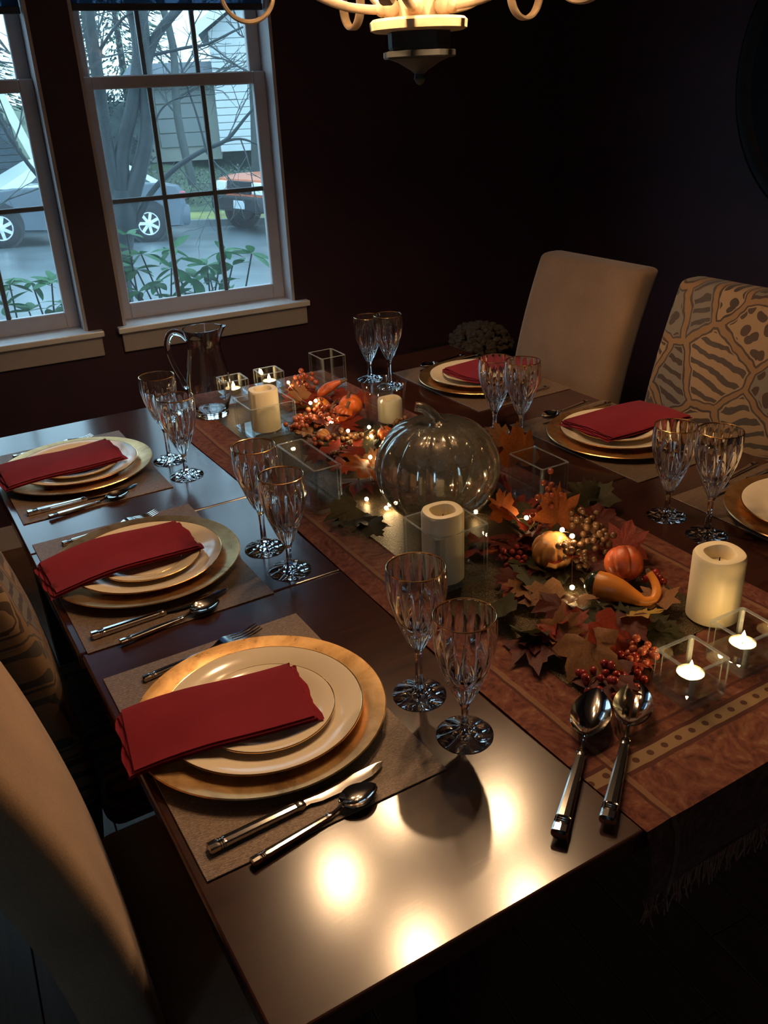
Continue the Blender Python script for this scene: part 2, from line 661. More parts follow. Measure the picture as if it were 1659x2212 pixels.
def m_thin():
    n = NT('clear_sheet_glass')
    tr = n.node('ShaderNodeBsdfTransparent')
    tr.inputs['Color'].default_value = (0.95, 0.97, 0.97, 1)
    g2 = n.node('ShaderNodeBsdfGlossy')
    g2.inputs['Roughness'].default_value = 0.02
    fr = n.schlick(0.075)
    m2 = n.node('ShaderNodeMixShader')
    n.put(m2.inputs[0], fr)
    n.t.links.new(tr.outputs[0], m2.inputs[1])
    n.t.links.new(g2.outputs[0], m2.inputs[2])
    n.t.links.new(m2.outputs[0], n.out.inputs['Surface'])
    return n.m


def m_edge(name, amt):
    n = NT(name)
    tr = n.node('ShaderNodeBsdfTransparent')
    tr.inputs['Color'].default_value = (0.75, 0.82, 0.84, 1)
    n.set(base=(0.55, 0.60, 0.62), rough=0.18, spec=0.8)
    m2 = n.node('ShaderNodeMixShader')
    m2.inputs[0].default_value = amt
    n.t.links.new(tr.outputs[0], m2.inputs[1])
    n.t.links.new(n.b.outputs[0], m2.inputs[2])
    n.t.links.new(m2.outputs[0], n.out.inputs['Surface'])
    return n.m


M['thin'] = m_thin()
M['edge'] = m_edge('ground_glass_edge', 0.34)
M['corner'] = m_edge('glass_corner', 0.16)
M['pane'] = m_pane()
M['shade'] = m_shade()


def m_leaf(name, c1, c2, transl=0.35):
    n = NT(name)
    v = n.coord()
    f = n.noise(v, 30, 4, 0.6)
    col = n.ramp(f, [(0.3, c1), (0.7, c2)])
    n.set(base=col, rough=0.6, spec=0.3)
    tl = n.node('ShaderNodeBsdfTranslucent')
    n.put(tl.inputs['Color'], col)
    m1 = n.node('ShaderNodeMixShader')
    m1.inputs[0].default_value = transl
    n.t.links.new(n.b.outputs[0], m1.inputs[1])
    n.t.links.new(tl.outputs[0], m1.inputs[2])
    n.t.links.new(m1.outputs[0], n.out.inputs['Surface'])
    return n.m


M['leaf_orange'] = m_leaf('leaf_orange', (0.328, 0.066, 0.012), (0.468, 0.133, 0.023))
M['leaf_red'] = m_leaf('leaf_red', (0.156, 0.017, 0.009), (0.296, 0.039, 0.017))
M['leaf_dark'] = m_leaf('leaf_dark_red', (0.062, 0.009, 0.008), (0.125, 0.022, 0.014))
M['leaf_tan'] = m_leaf('leaf_tan', (0.203, 0.086, 0.031), (0.312, 0.140, 0.055))
M['leaf_yellow'] = m_leaf('leaf_yellow', (0.374, 0.218, 0.047), (0.468, 0.296, 0.086))
M['leaf_olive'] = m_leaf('leaf_olive', (0.023, 0.022, 0.009), (0.055, 0.047, 0.017))
M['berry_rust'] = plain('berry_rust', (0.32, 0.07, 0.03), 0.25, vary=0.3, scale=80)
M['berry_brown'] = plain('berry_brown', (0.16, 0.075, 0.032), 0.22, vary=0.3, scale=80)
M['berry_red'] = plain('berry_red', (0.22, 0.018, 0.014), 0.22, vary=0.3, scale=80)
M['pumpkin_orange'] = plain('pumpkin_orange', (0.62, 0.13, 0.022), 0.35, vary=0.35, scale=25)
M['pumpkin_tan'] = plain('pumpkin_tan', (0.52, 0.22, 0.06), 0.4, vary=0.4, scale=30, bump=0.1)
M['pumpkin_red'] = plain('pumpkin_red', (0.52, 0.10, 0.028), 0.4, vary=0.5, scale=35, bump=0.2)
M['gourd_orange'] = plain('gourd_orange', (0.62, 0.21, 0.03), 0.35, vary=0.15, scale=25)
M['gourd_green'] = plain('gourd_green', (0.014, 0.022, 0.014), 0.15, vary=0.2)
M['dried'] = plain('dried_flowers', (0.042, 0.030, 0.020), 0.9, vary=0.4, scale=60)
M['basket'] = plain('wicker', (0.05, 0.03, 0.018), 0.8, vary=0.4, scale=90)
# outdoors
M['asphalt'] = plain('wet_asphalt', (0.115, 0.14, 0.155), 0.30, vary=0.3, scale=1.2)
M['grass'] = plain('wet_lawn', (0.075, 0.115, 0.062), 0.8, vary=0.4, scale=3)
M['verge'] = plain('yellowed_verge', (0.25, 0.27, 0.08), 0.8, vary=0.3, scale=3)
M['curbstone'] = plain('curb_concrete', (0.16, 0.19, 0.20), 0.7)
M['bark'] = plain('wet_bark', (0.010, 0.017, 0.021), 0.6, vary=0.4, scale=14, bump=0.3)
M['twig'] = plain('twig_bark', (0.045, 0.055, 0.055), 0.7, vary=0.3)
M['palebark'] = plain('pale_bark', (0.28, 0.27, 0.24), 0.7, vary=0.3)
M['shrubleaf'] = m_leaf('rhododendron_leaf', (0.035, 0.14, 0.06), (0.08, 0.24, 0.10), 0.3)
M['conifer'] = plain('conifer_green', (0.075, 0.12, 0.085), 0.8, vary=0.5, scale=4)
M['conifer_dark'] = plain('dark_hedge', (0.035, 0.055, 0.055), 0.8, vary=0.5, scale=4)
M['hedge'] = plain('hedge_twigs', (0.11, 0.13, 0.12), 0.7, vary=0.5, scale=5)
M['siding'] = plain('white_siding', (0.62, 0.66, 0.68), 0.6, vary=0.06)
M['stucco'] = plain('greige_wall', (0.27, 0.28, 0.25), 0.8, vary=0.1)
M['garage'] = plain('garage_door_paint', (0.20, 0.22, 0.22), 0.6, vary=0.06)
M['roof'] = plain('dark_shingles', (0.045, 0.065, 0.085), 0.7, vary=0.3, scale=6)
M['fascia'] = plain('white_fascia', (0.8, 0.82, 0.82), 0.5, vary=0.03)
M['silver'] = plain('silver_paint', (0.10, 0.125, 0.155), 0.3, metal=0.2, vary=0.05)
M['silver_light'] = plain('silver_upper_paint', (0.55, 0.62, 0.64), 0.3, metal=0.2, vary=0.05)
M['carglass'] = plain('car_glass', (0.04, 0.06, 0.075), 0.08)
M['suv_orange'] = plain('orange_paint', (0.62, 0.16, 0.07), 0.3, vary=0.08)
M['black_plastic'] = plain('black_plastic', (0.014, 0.017, 0.022), 0.5)
M['lens'] = plain('headlamp_lens', (0.85, 0.88, 0.86), 0.1)
M['taillamp'] = plain('tail_lamp', (0.55, 0.10, 0.14), 0.2)
M['plate_white'] = plain('number_plate', (0.6, 0.66, 0.72), 0.5)
M['added_lampshade'] = m_leaf('added_shade_fabric', (0.40, 0.30, 0.19), (0.46, 0.35, 0.22), 0.2)  # cloth of the unseen shades added around the bulbs

# ================================================================== THE SETTING
N0 = 3.385            # inner face of the window wall (house frame: a across, n outwards)
WIN = ((0.593, 1.297), (-0.242, 0.463))
ZS, ZT = 0.80, 2.45


def house(name, bm, mat, parent=None, smooth=0):
    o = struct(name, bm, mat, parent, smooth)
    if parent is None:
        o.rotation_euler = (0, 0, WY)
    return o


def HP(a, n, z=0.0):
    """house frame to world"""
    return Vector((a * math.cos(WY) - n * math.sin(WY), a * math.sin(WY) + n * math.cos(WY), z))


bm = bmesh.new()
X0, X1, Y0 = -1.95, 2.62, -2.4
boxm(bm, X0 - 0.15, WIN[1][0], N0, N0 + 0.16, 0, 2.6)
boxm(bm, WIN[1][1], WIN[0][0], N0, N0 + 0.16, 0, 2.6)
boxm(bm, WIN[0][1], X1 + 0.15, N0, N0 + 0.16, 0, 2.6)
for w in WIN:
    boxm(bm, w[0], w[1], N0, N0 + 0.16, 0, ZS - 0.022)
    boxm(bm, w[0], w[1], N0, N0 + 0.16, ZT, 2.6)
house('wall_front', bm, M['wall'])
house('wall_right', newbox(X1, X1 + 0.15, Y0 - 0.15, N0, 0, 2.6), M['wall'])
bm = bmesh.new()
LW = (-1.75, -0.95, 0.95, 2.15)                # unseen window added in the left wall for blue fill light
boxm(bm, X0 - 0.15, X0, Y0 - 0.15, LW[0], 0, 2.6)
boxm(bm, X0 - 0.15, X0, LW[1], N0, 0, 2.6)
boxm(bm, X0 - 0.15, X0, LW[0], LW[1], 0, LW[2])
boxm(bm, X0 - 0.15, X0, LW[0], LW[1], LW[3], 2.6)
house('wall_left', bm, M['wall'])
house('wall_back', newbox(X0, X1, Y0 - 0.15, Y0, 0, 2.6), M['wall'])
house('ceiling', newbox(X0 - 0.15, X1 + 0.15, Y0 - 0.15, N0 + 0.16, 2.6, 2.72), M['ceiling'])
fl = struct_empty('floor', (0, 0, 0), WY)
struct('subfloor', newbox(X0 - 0.15, X1 + 0.15, Y0 - 0.15, N0 + 0.16, -0.2, -0.031), M['black_wood'], fl)
plank = newbox(0, 0.110, 0, 1.9, -0.03, 0.0, bevel=0.0015, seg=1)
pk = struct('plank', plank, M['floor'], fl)
pk.location = (X0 - 0.1, Y0, 0)
random.seed(4)
for i in range(0, 41):
    off = -random.random() * 1.2
    for j in range(4):
        if i == 0 and j == 0:
            continue
        xx = X0 - 0.1 + i * 0.112
        yy = Y0 + off + j * 1.902
        if yy > N0 - 0.03:
            continue
        q = pk.copy()
        COL.objects.link(q)
        q.parent = fl
        q.location = (xx, yy, 0)
bb = house('baseboard_front', newbox(X0, X1, N0 - 0.014, N0, 0, 0.098, bevel=0.003), M['white_trim'])
house('baseboard_right', newbox(X1 - 0.014, X1, Y0, N0 - 0.014, 0, 0.098, bevel=0.003), M['white_trim'])
house('baseboard_left', newbox(X0, X0 + 0.014, Y0, N0 - 0.014, 0, 0.098, bevel=0.003), M['white_trim'])

# ---- windows: frame, two sashes each with muntins and six panes, sill and apron
for wi, (a0, a1) in enumerate(WIN):
    w = struct_empty('window_%d' % (wi + 1), (0, 0, 0), WY)
    bm = bmesh.new()
    t = 0.012
    boxm(bm, a0, a0 + t, N0 + 0.001, N0 + 0.158, ZS, ZT)
    boxm(bm, a1 - t, a1, N0 + 0.001, N0 + 0.158, ZS, ZT)
    boxm(bm, a0 + t, a1 - t, N0 + 0.001, N0 + 0.158, ZT - t, ZT)
    boxm(bm, a0 + t, a1 - t, N0 + 0.13, N0 + 0.158, ZS, ZS + 0.02)
    struct('frame', bm, M['vinyl'], w)
    g0, g1 = a0 + 0.054, a1 - 0.060
    for nm, n0, zb, zg0, zg1, zt in (('lower_sash', N0 + 0.082, ZS + 0.002, 0.861, 1.606, 1.648),
                                     ('upper_sash', N0 + 0.112, 1.606, 1.650, 2.385, ZT - t)):
        n1 = n0 + 0.028
        bm = bmesh.new()
        boxm(bm, a0 + t, g0, n0, n1, zb, zt, 0.003, 1)
        boxm(bm, g1, a1 - t, n0, n1, zb, zt, 0.003, 1)
        boxm(bm, g0, g1, n0, n1, zb, zg0, 0.003, 1)
        boxm(bm, g0, g1, n0, n1, zg1, zt, 0.003, 1)
        s = struct(nm, bm, M['vinyl'], w)
        gw, gh = (g1 - g0), (zg1 - zg0)
        nm_ = (n0 + n1) / 2
        for k in (1, 2):
            x = g0 + gw * k / 3
            struct('muntin', newbox(x - 0.0085, x + 0.0085, nm_ - 0.007, nm_ + 0.007, zg0, zg1, 0.002, 1), M['muntin'], s)
        for k in range(3):
            xa, xb = g0 + gw * k / 3 + 0.0085 * (k > 0), g0 + gw * (k + 1) / 3 - 0.0085 * (k < 2)
            zm = (zg0 + zg1) / 2
            struct('muntin', newbox(xa, xb, nm_ - 0.007, nm_ + 0.007, zm - 0.0085, zm + 0.0085, 0.002, 1), M['muntin'], s)
            for za, zb_ in ((zg0, zm - 0.0085), (zm + 0.0085, zg1)):
                struct('pane', newbox(xa, xb, nm_ - 0.0015, nm_ + 0.0015, za, zb_), M['pane'], s)
    bm = bmesh.new()
    boxm(bm, a0 - 0.026, a1 + 0.051, N0 - 0.040, N0 - 0.0005, ZS - 0.022, ZS, 0.004, 2)
    boxm(bm, a0, a1, N0 - 0.001, N0 + 0.13, ZS - 0.021, ZS - 0.0005)
    struct('sill', bm, M['skylit_sill_paint'], w)
    struct('apron', newbox(a0 - 0.012, a1 + 0.043, N0 - 0.018, N0, ZS - 0.098, ZS - 0.0225, 0.004, 2), M['white_trim'], w)
    # blind half lowered behind the inner face
    lab = ('dark screen roller blind lowered a little in the right window', 'dark screen roller blind lowered a little in the left window')[wi]
    b = thing('roller_blind', lab, 'blind', (0, 0, 0), WY)
    zb = 1.843 if wi == 0 else 1.835
    link_mesh('shade_cloth', newbox(a0 + 0.016, a1 - 0.016, N0 + 0.040, N0 + 0.0415, zb + 0.022, ZT - 0.06), M['shade'], b, 0)
    link_mesh('bottom_rail', newbox(a0 + 0.015, a1 - 0.015, N0 + 0.034, N0 + 0.048, zb, zb + 0.022, 0.003, 2), M['blind_rail'], b)
    bm = bmesh.new()
    tube(bm, [(a0 + 0.014, N0 + 0.045, ZT - 0.045), (a1 - 0.014, N0 + 0.045, ZT - 0.045)], 0.026, 16)
    link_mesh('roller', bm, M['blind_rail'], b)

w = struct_empty('window_3', (0, 0, 0), WY)  # not in view, added to let in bluish fill
bm = bmesh.new()
for q in ((LW[0], LW[0] + 0.05, LW[2], LW[3]), (LW[1] - 0.05, LW[1], LW[2], LW[3]), (LW[0] + 0.05, LW[1] - 0.05, LW[2], LW[2] + 0.05), (LW[0] + 0.05, LW[1] - 0.05, LW[3] - 0.05, LW[3])):
    boxm(bm, X0 - 0.10, X0 - 0.06, q[0], q[1], q[2], q[3], 0.003, 1)
struct('frame', bm, M['vinyl'], w)
zm = (LW[2] + LW[3]) / 2
struct('muntin', newbox(X0 - 0.09, X0 - 0.07, LW[0] + 0.05, LW[1] - 0.05, zm - 0.012, zm + 0.012, 0.002, 1), M['vinyl'], w)
for za, zb in ((LW[2] + 0.05, zm - 0.012), (zm + 0.012, LW[3] - 0.05)):
    struct('pane', newbox(X0 - 0.0815, X0 - 0.0785, LW[0] + 0.05, LW[1] - 0.05, za, zb), M['pane'], w)

# ================================================================== OUTDOORS
GZ = -0.72
SLOPE = 0.0726                                  # the street falls away to the right
HD = Vector((-1.0, 0.0, SLOPE))                 # street direction
HR = Vector((0, 1, 0))                          # away from the house
S0 = Vector((4.83, 17.0, -0.14))                # on the line of the near wheels


def street(s, t, z):
    return S0 + HD * s + HR * t + Vector((0, 0, z))


bm = bmesh.new()
loft(bm, [[street(s, t, z) for t, z in ((-13.4, GZ - 0.5), (60, GZ - 0.5), (60, GZ), (-13.4, GZ))] for s in (-50, 40)])
fix(bm)
struct('road', bm, M['asphalt'])
bm = bmesh.new()
loft(bm, [[street(s, t, z) for t, z in ((2.15, GZ - 0.2), (2.35, GZ - 0.2), (2.35, GZ + 0.14), (2.17, GZ + 0.14))] for s in (-30, 30)])
fix(bm)
struct('curb', bm, M['curbstone'])
bm = bmesh.new()
loft(bm, [[street(s, t, z) for t, z in ((2.35, GZ - 0.2), (3.4, GZ - 0.2), (3.4, GZ + 0.20), (2.35, GZ + 0.12))] for s in (-30, 30)])
fix(bm)
struct('grass_verge', bm, M['verge'])
bm = bmesh.new()
loft(bm, [[street(s, t, z) for t, z in ((3.4, -1.1), (30, -1.1), (30, 1.9), (9.0, 0.45), (3.4, GZ + 0.2))] for s in (-40, 40)])
fix(bm)
struct('far_lawn', bm, M['grass'])
bm = bmesh.new()
loft(bm, [[Vector((-14, y, z)), Vector((1.35 + (y - 4) * 0.02, y, z)), Vector((1.25, y, GZ - 0.1)), Vector((-14, y, GZ - 0.1))] for y, z in ((3.6, -0.45), (7.5, -0.6), (10.5, -0.69))])
fix(bm)
struct('near_lawn', bm, M['grass'])


def twig_cloud(bm, rng, centre, size, n, ln, th, droop=0.0):
    for _ in range(n):
        c = Vector([centre[i] + size[i] * (rng.random() * 2 - 1) for i in range(3)])
        d = Vector((rng.gauss(0, 1), rng.gauss(0, 1), rng.gauss(0.3, 0.8) - droop)).normalized() * ln * (0.5 + rng.random())
        s = d.cross(Vector((rng.gauss(0, 1), rng.gauss(0, 1), rng.gauss(0, 1)))).normalized() * th
        v = [bm.verts.new(p) for p in (c - s, c + s, c + d)]
        bm.faces.new(v)


def grow(bm, rng, p, d, ln, r, depth):
    """a bare twig that forks"""
    pts = [Vector(p)]
    dd = Vector(d).normalized()
    for k in range(4):
        dd = (dd + Vector((rng.gauss(0, 0.16), rng.gauss(0, 0.16), rng.gauss(0.02, 0.12)))).normalized()
        pts.append(pts[-1] + dd * ln / 4)
    tube(bm, pts, lerps([r, r * 0.55], 5), 4)
    if depth > 0:
        for k in range(3):
            q = pts[1 + k]
            nd = (dd + Vector((rng.gauss(0, 0.7), rng.gauss(0, 0.7), rng.gauss(0.1, 0.5)))).normalized()
            grow(bm, rng, q, nd, ln * 0.62, r * 0.55, depth - 1)


# big many-stemmed tree in the front garden
rng = random.Random(11)
tr = thing('garden_tree', 'dark wet tree with three leaning stems in front of the silver car', 'tree', (1.74, 6.79, -0.6))
O = Vector((1.74, 6.79, -0.6))


def tree_part(name, pts, r, mat=M['bark'], k=6, n=10):
    sp = spline([Vector(p) - O for p in pts], k)
    bm = bmesh.new()
    tube(bm, sp, lerps([q * 0.80 for q in r], len(sp)), n)
    return link_mesh(name, bm, mat, tr, 60)


tree_part('trunk', [(1.66, 6.80, -0.62), (1.67, 6.80, 0.22), (1.73, 6.79, 0.56), (1.78, 6.77, 0.80), (1.80, 6.77, 0.98)], [0.12, 0.105, 0.10, 0.115, 0.10])
tree_part('stem', [(1.77, 6.77, 0.80), (1.755, 6.78, 1.05), (1.75, 6.78, 1.3), (1.755, 6.77, 1.60), (1.765, 6.77, 1.90), (1.77, 6.77, 2.3), (1.76, 6.78, 3.4), (1.6, 6.8, 5.0)], [0.075, 0.055, 0.05, 0.052, 0.045, 0.04, 0.03, 0.015])
tree_part('stem', [(1.79, 6.77, 0.85), (1.83, 6.77, 1.2), (1.95, 6.72, 1.53), (2.02, 6.71, 1.76), (2.06, 6.74, 2.0), (2.02, 6.8, 2.6), (1.95, 6.85, 3.6), (2.1, 6.9, 5.2)], [0.085, 0.068, 0.06, 0.055, 0.05, 0.045, 0.03, 0.015])
tree_part('stem', [(1.81, 6.76, 0.85), (1.94, 6.72, 1.13), (2.025, 6.70, 1.37), (2.055, 6.69, 1.64), (2.08, 6.68, 1.93), (2.11, 6.68, 2.3), (2.2, 6.6, 3.4), (2.4, 6.5, 5.0)], [0.085, 0.07, 0.066, 0.066, 0.066, 0.055, 0.04, 0.02])
for pts, r in (([(2.08, 6.69, 1.78), (2.16, 6.66, 1.94), (2.26, 6.62, 2.05), (2.37, 6.59, 2.15), (2.6, 6.5, 2.4), (3.2, 6.3, 3.2)], [0.05, 0.042, 0.04, 0.036, 0.03, 0.012]),
               ([(1.75, 6.77, 0.60), (1.92, 6.73, 0.85), (2.02, 6.70, 0.98), (2.2, 6.65, 1.12), (2.39, 6.58, 1.22), (2.55, 6.52, 1.28), (2.72, 6.45, 1.45), (2.95, 6.35, 1.65)], [0.035, 0.03, 0.026, 0.024, 0.022, 0.018, 0.012, 0.006]),
               ([(2.50, 6.54, 1.26), (2.64, 6.48, 1.28), (2.78, 6.43, 1.22), (2.9, 6.4, 1.12)], [0.015, 0.011, 0.009, 0.004]),
               ([(2.40, 6.57, 1.23), (2.37, 6.59, 1.45), (2.33, 6.6, 1.63), (2.28, 6.6, 1.9)], [0.012, 0.010, 0.008, 0.004]),
               ([(2.12, 6.68, 1.84), (2.35, 6.6, 1.88), (2.5, 6.54, 1.90), (2.72, 6.45, 1.99), (2.95, 6.4, 2.05)], [0.016, 0.014, 0.012, 0.009, 0.004]),
               ([(2.06, 6.69, 1.34), (2.13, 6.67, 1.49), (2.27, 6.62, 1.57), (2.5, 6.5, 1.58)], [0.012, 0.009, 0.007, 0.003]),
               ([(1.77, 6.77, 1.80), (1.80, 6.77, 1.88), (1.89, 6.74, 1.99), (1.99, 6.71, 2.08), (2.1, 6.7, 2.12)], [0.016, 0.015, 0.013, 0.011, 0.006]),
               ([(1.72, 6.79, 0.70), (1.55, 6.85, 0.86), (1.3, 6.88, 1.05), (1.14, 6.91, 1.33), (1.08, 6.92, 1.5), (0.95, 7.0, 1.9)], [0.03, 0.024, 0.02, 0.018, 0.015, 0.008])):
    tree_part('branch', pts, r, k=4, n=7)
bm = bmesh.new()
for p, d, ln, r in (((2.2, 6.65, 1.12), (0.5, -0.1, -0.6), 0.5, 0.006), ((2.39, 6.58, 1.22), (0.5, 0, -0.5), 0.55, 0.007), ((2.55, 6.52, 1.28), (0.6, 0, 0.5), 0.5, 0.006),
                    ((2.64, 6.48, 1.28), (0.3, 0.1, -0.7), 0.5, 0.006), ((2.5, 6.54, 1.90), (0.5, 0, -0.3), 0.6, 0.007), ((2.35, 6.6, 1.88), (0.4, 0, 0.5), 0.6, 0.007),
                    ((2.27, 6.62, 1.56), (0.5, 0, 0.3), 0.5, 0.006), ((1.75, 6.77, 1.5), (-0.4, 0, 0.6), 0.5, 0.007), ((1.76, 6.77, 1.75), (-0.5, 0.1, 0.3), 0.5, 0.007),
                    ((2.33, 6.6, 1.63), (0.4, 0.1, 0.2), 0.5, 0.006), ((2.0, 6.7, 1.7), (0.35, 0, 0.6), 0.5, 0.008), ((2.72, 6.45, 1.45), (0.3, -0.1, 0.5), 0.5, 0.005),
                    ((1.22, 6.89, 1.15), (-0.3, 0, 0.6), 0.6, 0.007), ((1.14, 6.91, 1.33), (0.3, 0, 0.5), 0.5, 0.006), ((1.3, 6.88, 1.05), (-0.6, 0, -0.2), 0.6, 0.006)):
    grow(bm, rng, Vector(p) - O, d, ln, r, 2)
tag(link_mesh('twigs', bm, M['twig'], tr, 60), None, None, kind='stuff')


def bare_tree(x, y, z, h, r, label, mat, seed, lean=0.0):
    rg = random.Random(seed)
    t = thing('bare_tree', label, 'tree', (x, y, z), 0, 'bare trees across the street')
    pts = [Vector((lean * h * (k / 5) ** 1.2 + rg.gauss(0, 0.06), rg.gauss(0, 0.06), h * k / 5)) for k in range(6)]
    sp = spline(pts, 4)
    bm_ = bmesh.new()
    tube(bm_, sp, lerps([r, r * 0.8, r * 0.3], len(sp)), 8)
    link_mesh('trunk', bm_, mat, t, 60)
    bm_ = bmesh.new()
    for k in range(12):
        q = sp[int(len(sp) * (0.22 + 0.72 * rg.random()))]
        grow(bm_, rg, q, (rg.gauss(0, 1), rg.gauss(0, 0.6), 0.5 + rg.random()), 1.1 + rg.random(), r * 0.25, 2)
    tag(link_mesh('twigs', bm_, M['twig'], t, 60), None, None, kind='stuff')
    return t


bare_tree(4.15, 19.3, -0.3, 7.5, 0.14, 'pale bare tree seen between the stems of the dark tree', M['palebark'], 3)
bare_tree(5.3, 21.0, -0.1, 8.0, 0.12, 'thin grey bare tree behind the boot of the silver car', M['twig'], 5, 0.03)
bare_tree(6.9, 20.2, -0.2, 7.0, 0.10, 'slender bare tree before the garage across the street', M['twig'], 6, -0.03)
bare_tree(2.55, 19.8, -0.2, 8.0, 0.16, 'pale leaning bare tree seen through the left window', M['palebark'], 8, -0.07)
bare_tree(8.7, 20.5, -0.1, 7.0, 0.10, 'slender bare tree above the orange car', M['twig'], 9, 0.02)

for i, (x, y, z, h, w, lab) in enumerate(((10.6, 37.0, 0.8, 9.0, 2.6, 'grey green conifer rising behind the garage roof'),
                                         (15.6, 36.5, 0.8, 10.5, 2.5, 'grey green conifer at the right edge of the right window'),
                                         (5.0, 38.0, 0.8, 6.0, 2.4, 'low misty conifer behind the bare trees'))):
    rg = random.Random(20 + i)
    t = thing('conifer', lab, 'tree', (x, y, z))
    bm = bmesh.new()
    tube(bm, [(0, 0, 0), (0, 0, h)], [0.16, 0.03], 8)
    link_mesh('trunk', bm, M['bark'], t)
    bm = bmesh.new()
    for k in range(2600):
        zz = h * (0.1 + 0.9 * rg.random() ** 1.2)
        rr = w * (1.05 - zz / h) * math.sqrt(rg.random())
        a = rg.random() * 2 * PI
        c = Vector((rr * math.cos(a), rr * math.sin(a), zz))
        d = Vector((math.cos(a), math.sin(a), -0.35)) * (0.22 + 0.25 * rg.random())
        s = Vector((-math.sin(a), math.cos(a), rg.gauss(0, 0.4))) * 0.05
        bm.faces.new([bm.verts.new(p) for p in (c - s, c + s, c + d)])
    tag(link_mesh('needles', bm, M['conifer'], t, 0), None, None, kind='stuff')

# shrubs beyond the verge
for i, (s, t_, lab) in enumerate(((-1.75, 4.3, 'twiggy wet shrub between the two parked cars'), (-3.6, 4.5, 'twiggy wet shrub behind the orange car'),
                                  (0.6, 4.6, 'low twiggy shrub behind the silver car boot'), (3.5, 4.6, 'low twiggy shrub behind the silver car bonnet'))):
    rg = random.Random(40 + i)
    p = street(s, t_, GZ + 0.2)
    t = thing('roadside_shrub', lab, 'shrub', p, 0, 'shrubs along the verge')
    bm = bmesh.new()
    for k in range(14):
        grow(bm, rg, (rg.gauss(0, 0.25), rg.gauss(0, 0.2), 0), (rg.gauss(0, 0.6), rg.gauss(0, 0.5), 1), 0.75, 0.014, 2)
    tag(link_mesh('twigs', bm, M['hedge'], t, 60), None, None, kind='stuff')
    bm = bmesh.new()
    twig_cloud(bm, rg, (0, 0, 0.45), (0.95, 0.6, 0.45), 900, 0.07, 0.022)
    tag(link_mesh('small_leaves', bm, M['hedge'], t, 0), None, None, kind='stuff')

# house with a garage across the street
ha = -0.38
hs = thing('garage_house', 'greige house with a garage door and white siding across the street', 'house', (7.5, 25.3, 0.0), ha)
link_mesh('garage_wall', newbox(-0.1, 2.05, 0, 6, 0, 1.95), M['stucco'], hs, 0)
for k in range(4):
    link_mesh('garage_panel', newbox(0.45, 1.75, -0.05, 0.02, 0.35 + k * 0.36, 0.695 + k * 0.36, 0.015, 1), M['garage'], hs)
for k in range(16):
    link_mesh('siding_board', newbox(2.05, 6.0, -0.5 - 0.01, 6, 0.2 + k * 0.18, 0.2 + k * 0.18 + 0.172, 0.012, 1), M['siding'], hs)
bm = bmesh.new()
loft(bm, [[(x, -0.4, 1.9), (x, 3.0, 2.35), (x, 3.0, 2.5), (x, -0.4, 2.03)] for x in (-0.35, 2.04)])
fix(bm)
link_mesh('garage_roof', bm, M['roof'], hs, 0)
bm = bmesh.new()
loft(bm, [[(1.8, y, 3.0), (4.1, y, 4.5), (6.4, y, 3.0), (6.4, y, 3.2), (4.1, y, 4.72), (1.8, y, 3.2)] for y in (-0.9, 6)])
fix(bm)
link_mesh('gable_roof', bm, M['roof'], hs, 0)
bm = bmesh.new()
loft(bm, [[(2.06, y, 3.06), (5.99, y, 3.06), (4.1, y, 4.42)] for y in (-0.5, -0.3)])
fix(bm)
link_mesh('gable_wall', bm, M['siding'], hs, 0)
bm = bmesh.new()
loft(bm, [[(1.75, y, 2.93), (4.1, y, 4.46), (6.45, y, 2.93), (6.45, y, 3.22), (4.1, y, 4.76), (1.75, y, 3.22)] for y in (-0.96, -0.9)])
fix(bm)
link_mesh('fascia', bm, M['fascia'], hs, 0)
th = thing('tall_hedge', 'tall dark bluish hedge left of the garage across the street', 'hedge', (6.35, 24.6, 0.0))
bm = bmesh.new()
boxm(bm, -1.15, 0.95, -0.3, 0.3, 0.0, 1.55, 0.2, 3)
link_mesh('hedge_core', bm, M['conifer_dark'], th)
rg = random.Random(51)
bm = bmesh.new()
twig_cloud(bm, rg, (-0.1, 0, 0.85), (1.15, 0.42, 0.85), 2400, 0.14, 0.045)
tag(link_mesh('hedge_leaves', bm, M['conifer_dark'], th, 0), None, None, kind='stuff')
# steep roofed house seen in the left window
h2 = thing('steep_roof_house', 'dark shingled house with a steep white roof edge in the left window', 'house', (3.3, 21.9, 0.1), -0.12)
bm = bmesh.new()
loft(bm, [[(-5.5, y, -0.4), (0.75, y, -0.4), (0.05, y, 1.75), (-0.9, y, 3.6), (-2.4, y, 4.4), (-5.5, y, 4.4)] for y in (0, 5)])
fix(bm)
link_mesh('house_wall', bm, M['stucco'], h2, 0)
for k in range(14):
    z0 = -0.35 + k * 0.14
    xr = 0.72 - 0.33 * (z0 + 0.35)
    link_mesh('shingle_course', newbox(-3.0, xr, -0.05, 0.0, z0, z0 + 0.13, 0.01, 1), M['roof'], h2)
bm = bmesh.new()
loft(bm, [[(0.86, y, -0.4), (1.02, y, -0.4), (0.28, y, 1.85), (-0.75, y, 3.75), (-0.92, y, 3.65), (0.09, y, 1.78)] for y in (-0.14, 0.0)])
fix(bm)
link_mesh('fascia', bm, M['fascia'], h2, 0)


# ---- cars
def extrude_profile(bm, prof, ys):
    """prof (x, z) loop lofted over a list of (y, inset scale) stations"""
    secs = []
    cx = sum(p[0] for p in prof) / len(prof)
    cz = sum(p[1] for p in prof) / len(prof)
    for y, s in ys:
        secs.append([(cx + (x - cx) * s, y, cz + (z - cz) * s) for x, z in prof])
    loft(bm, secs)
    fix(bm)


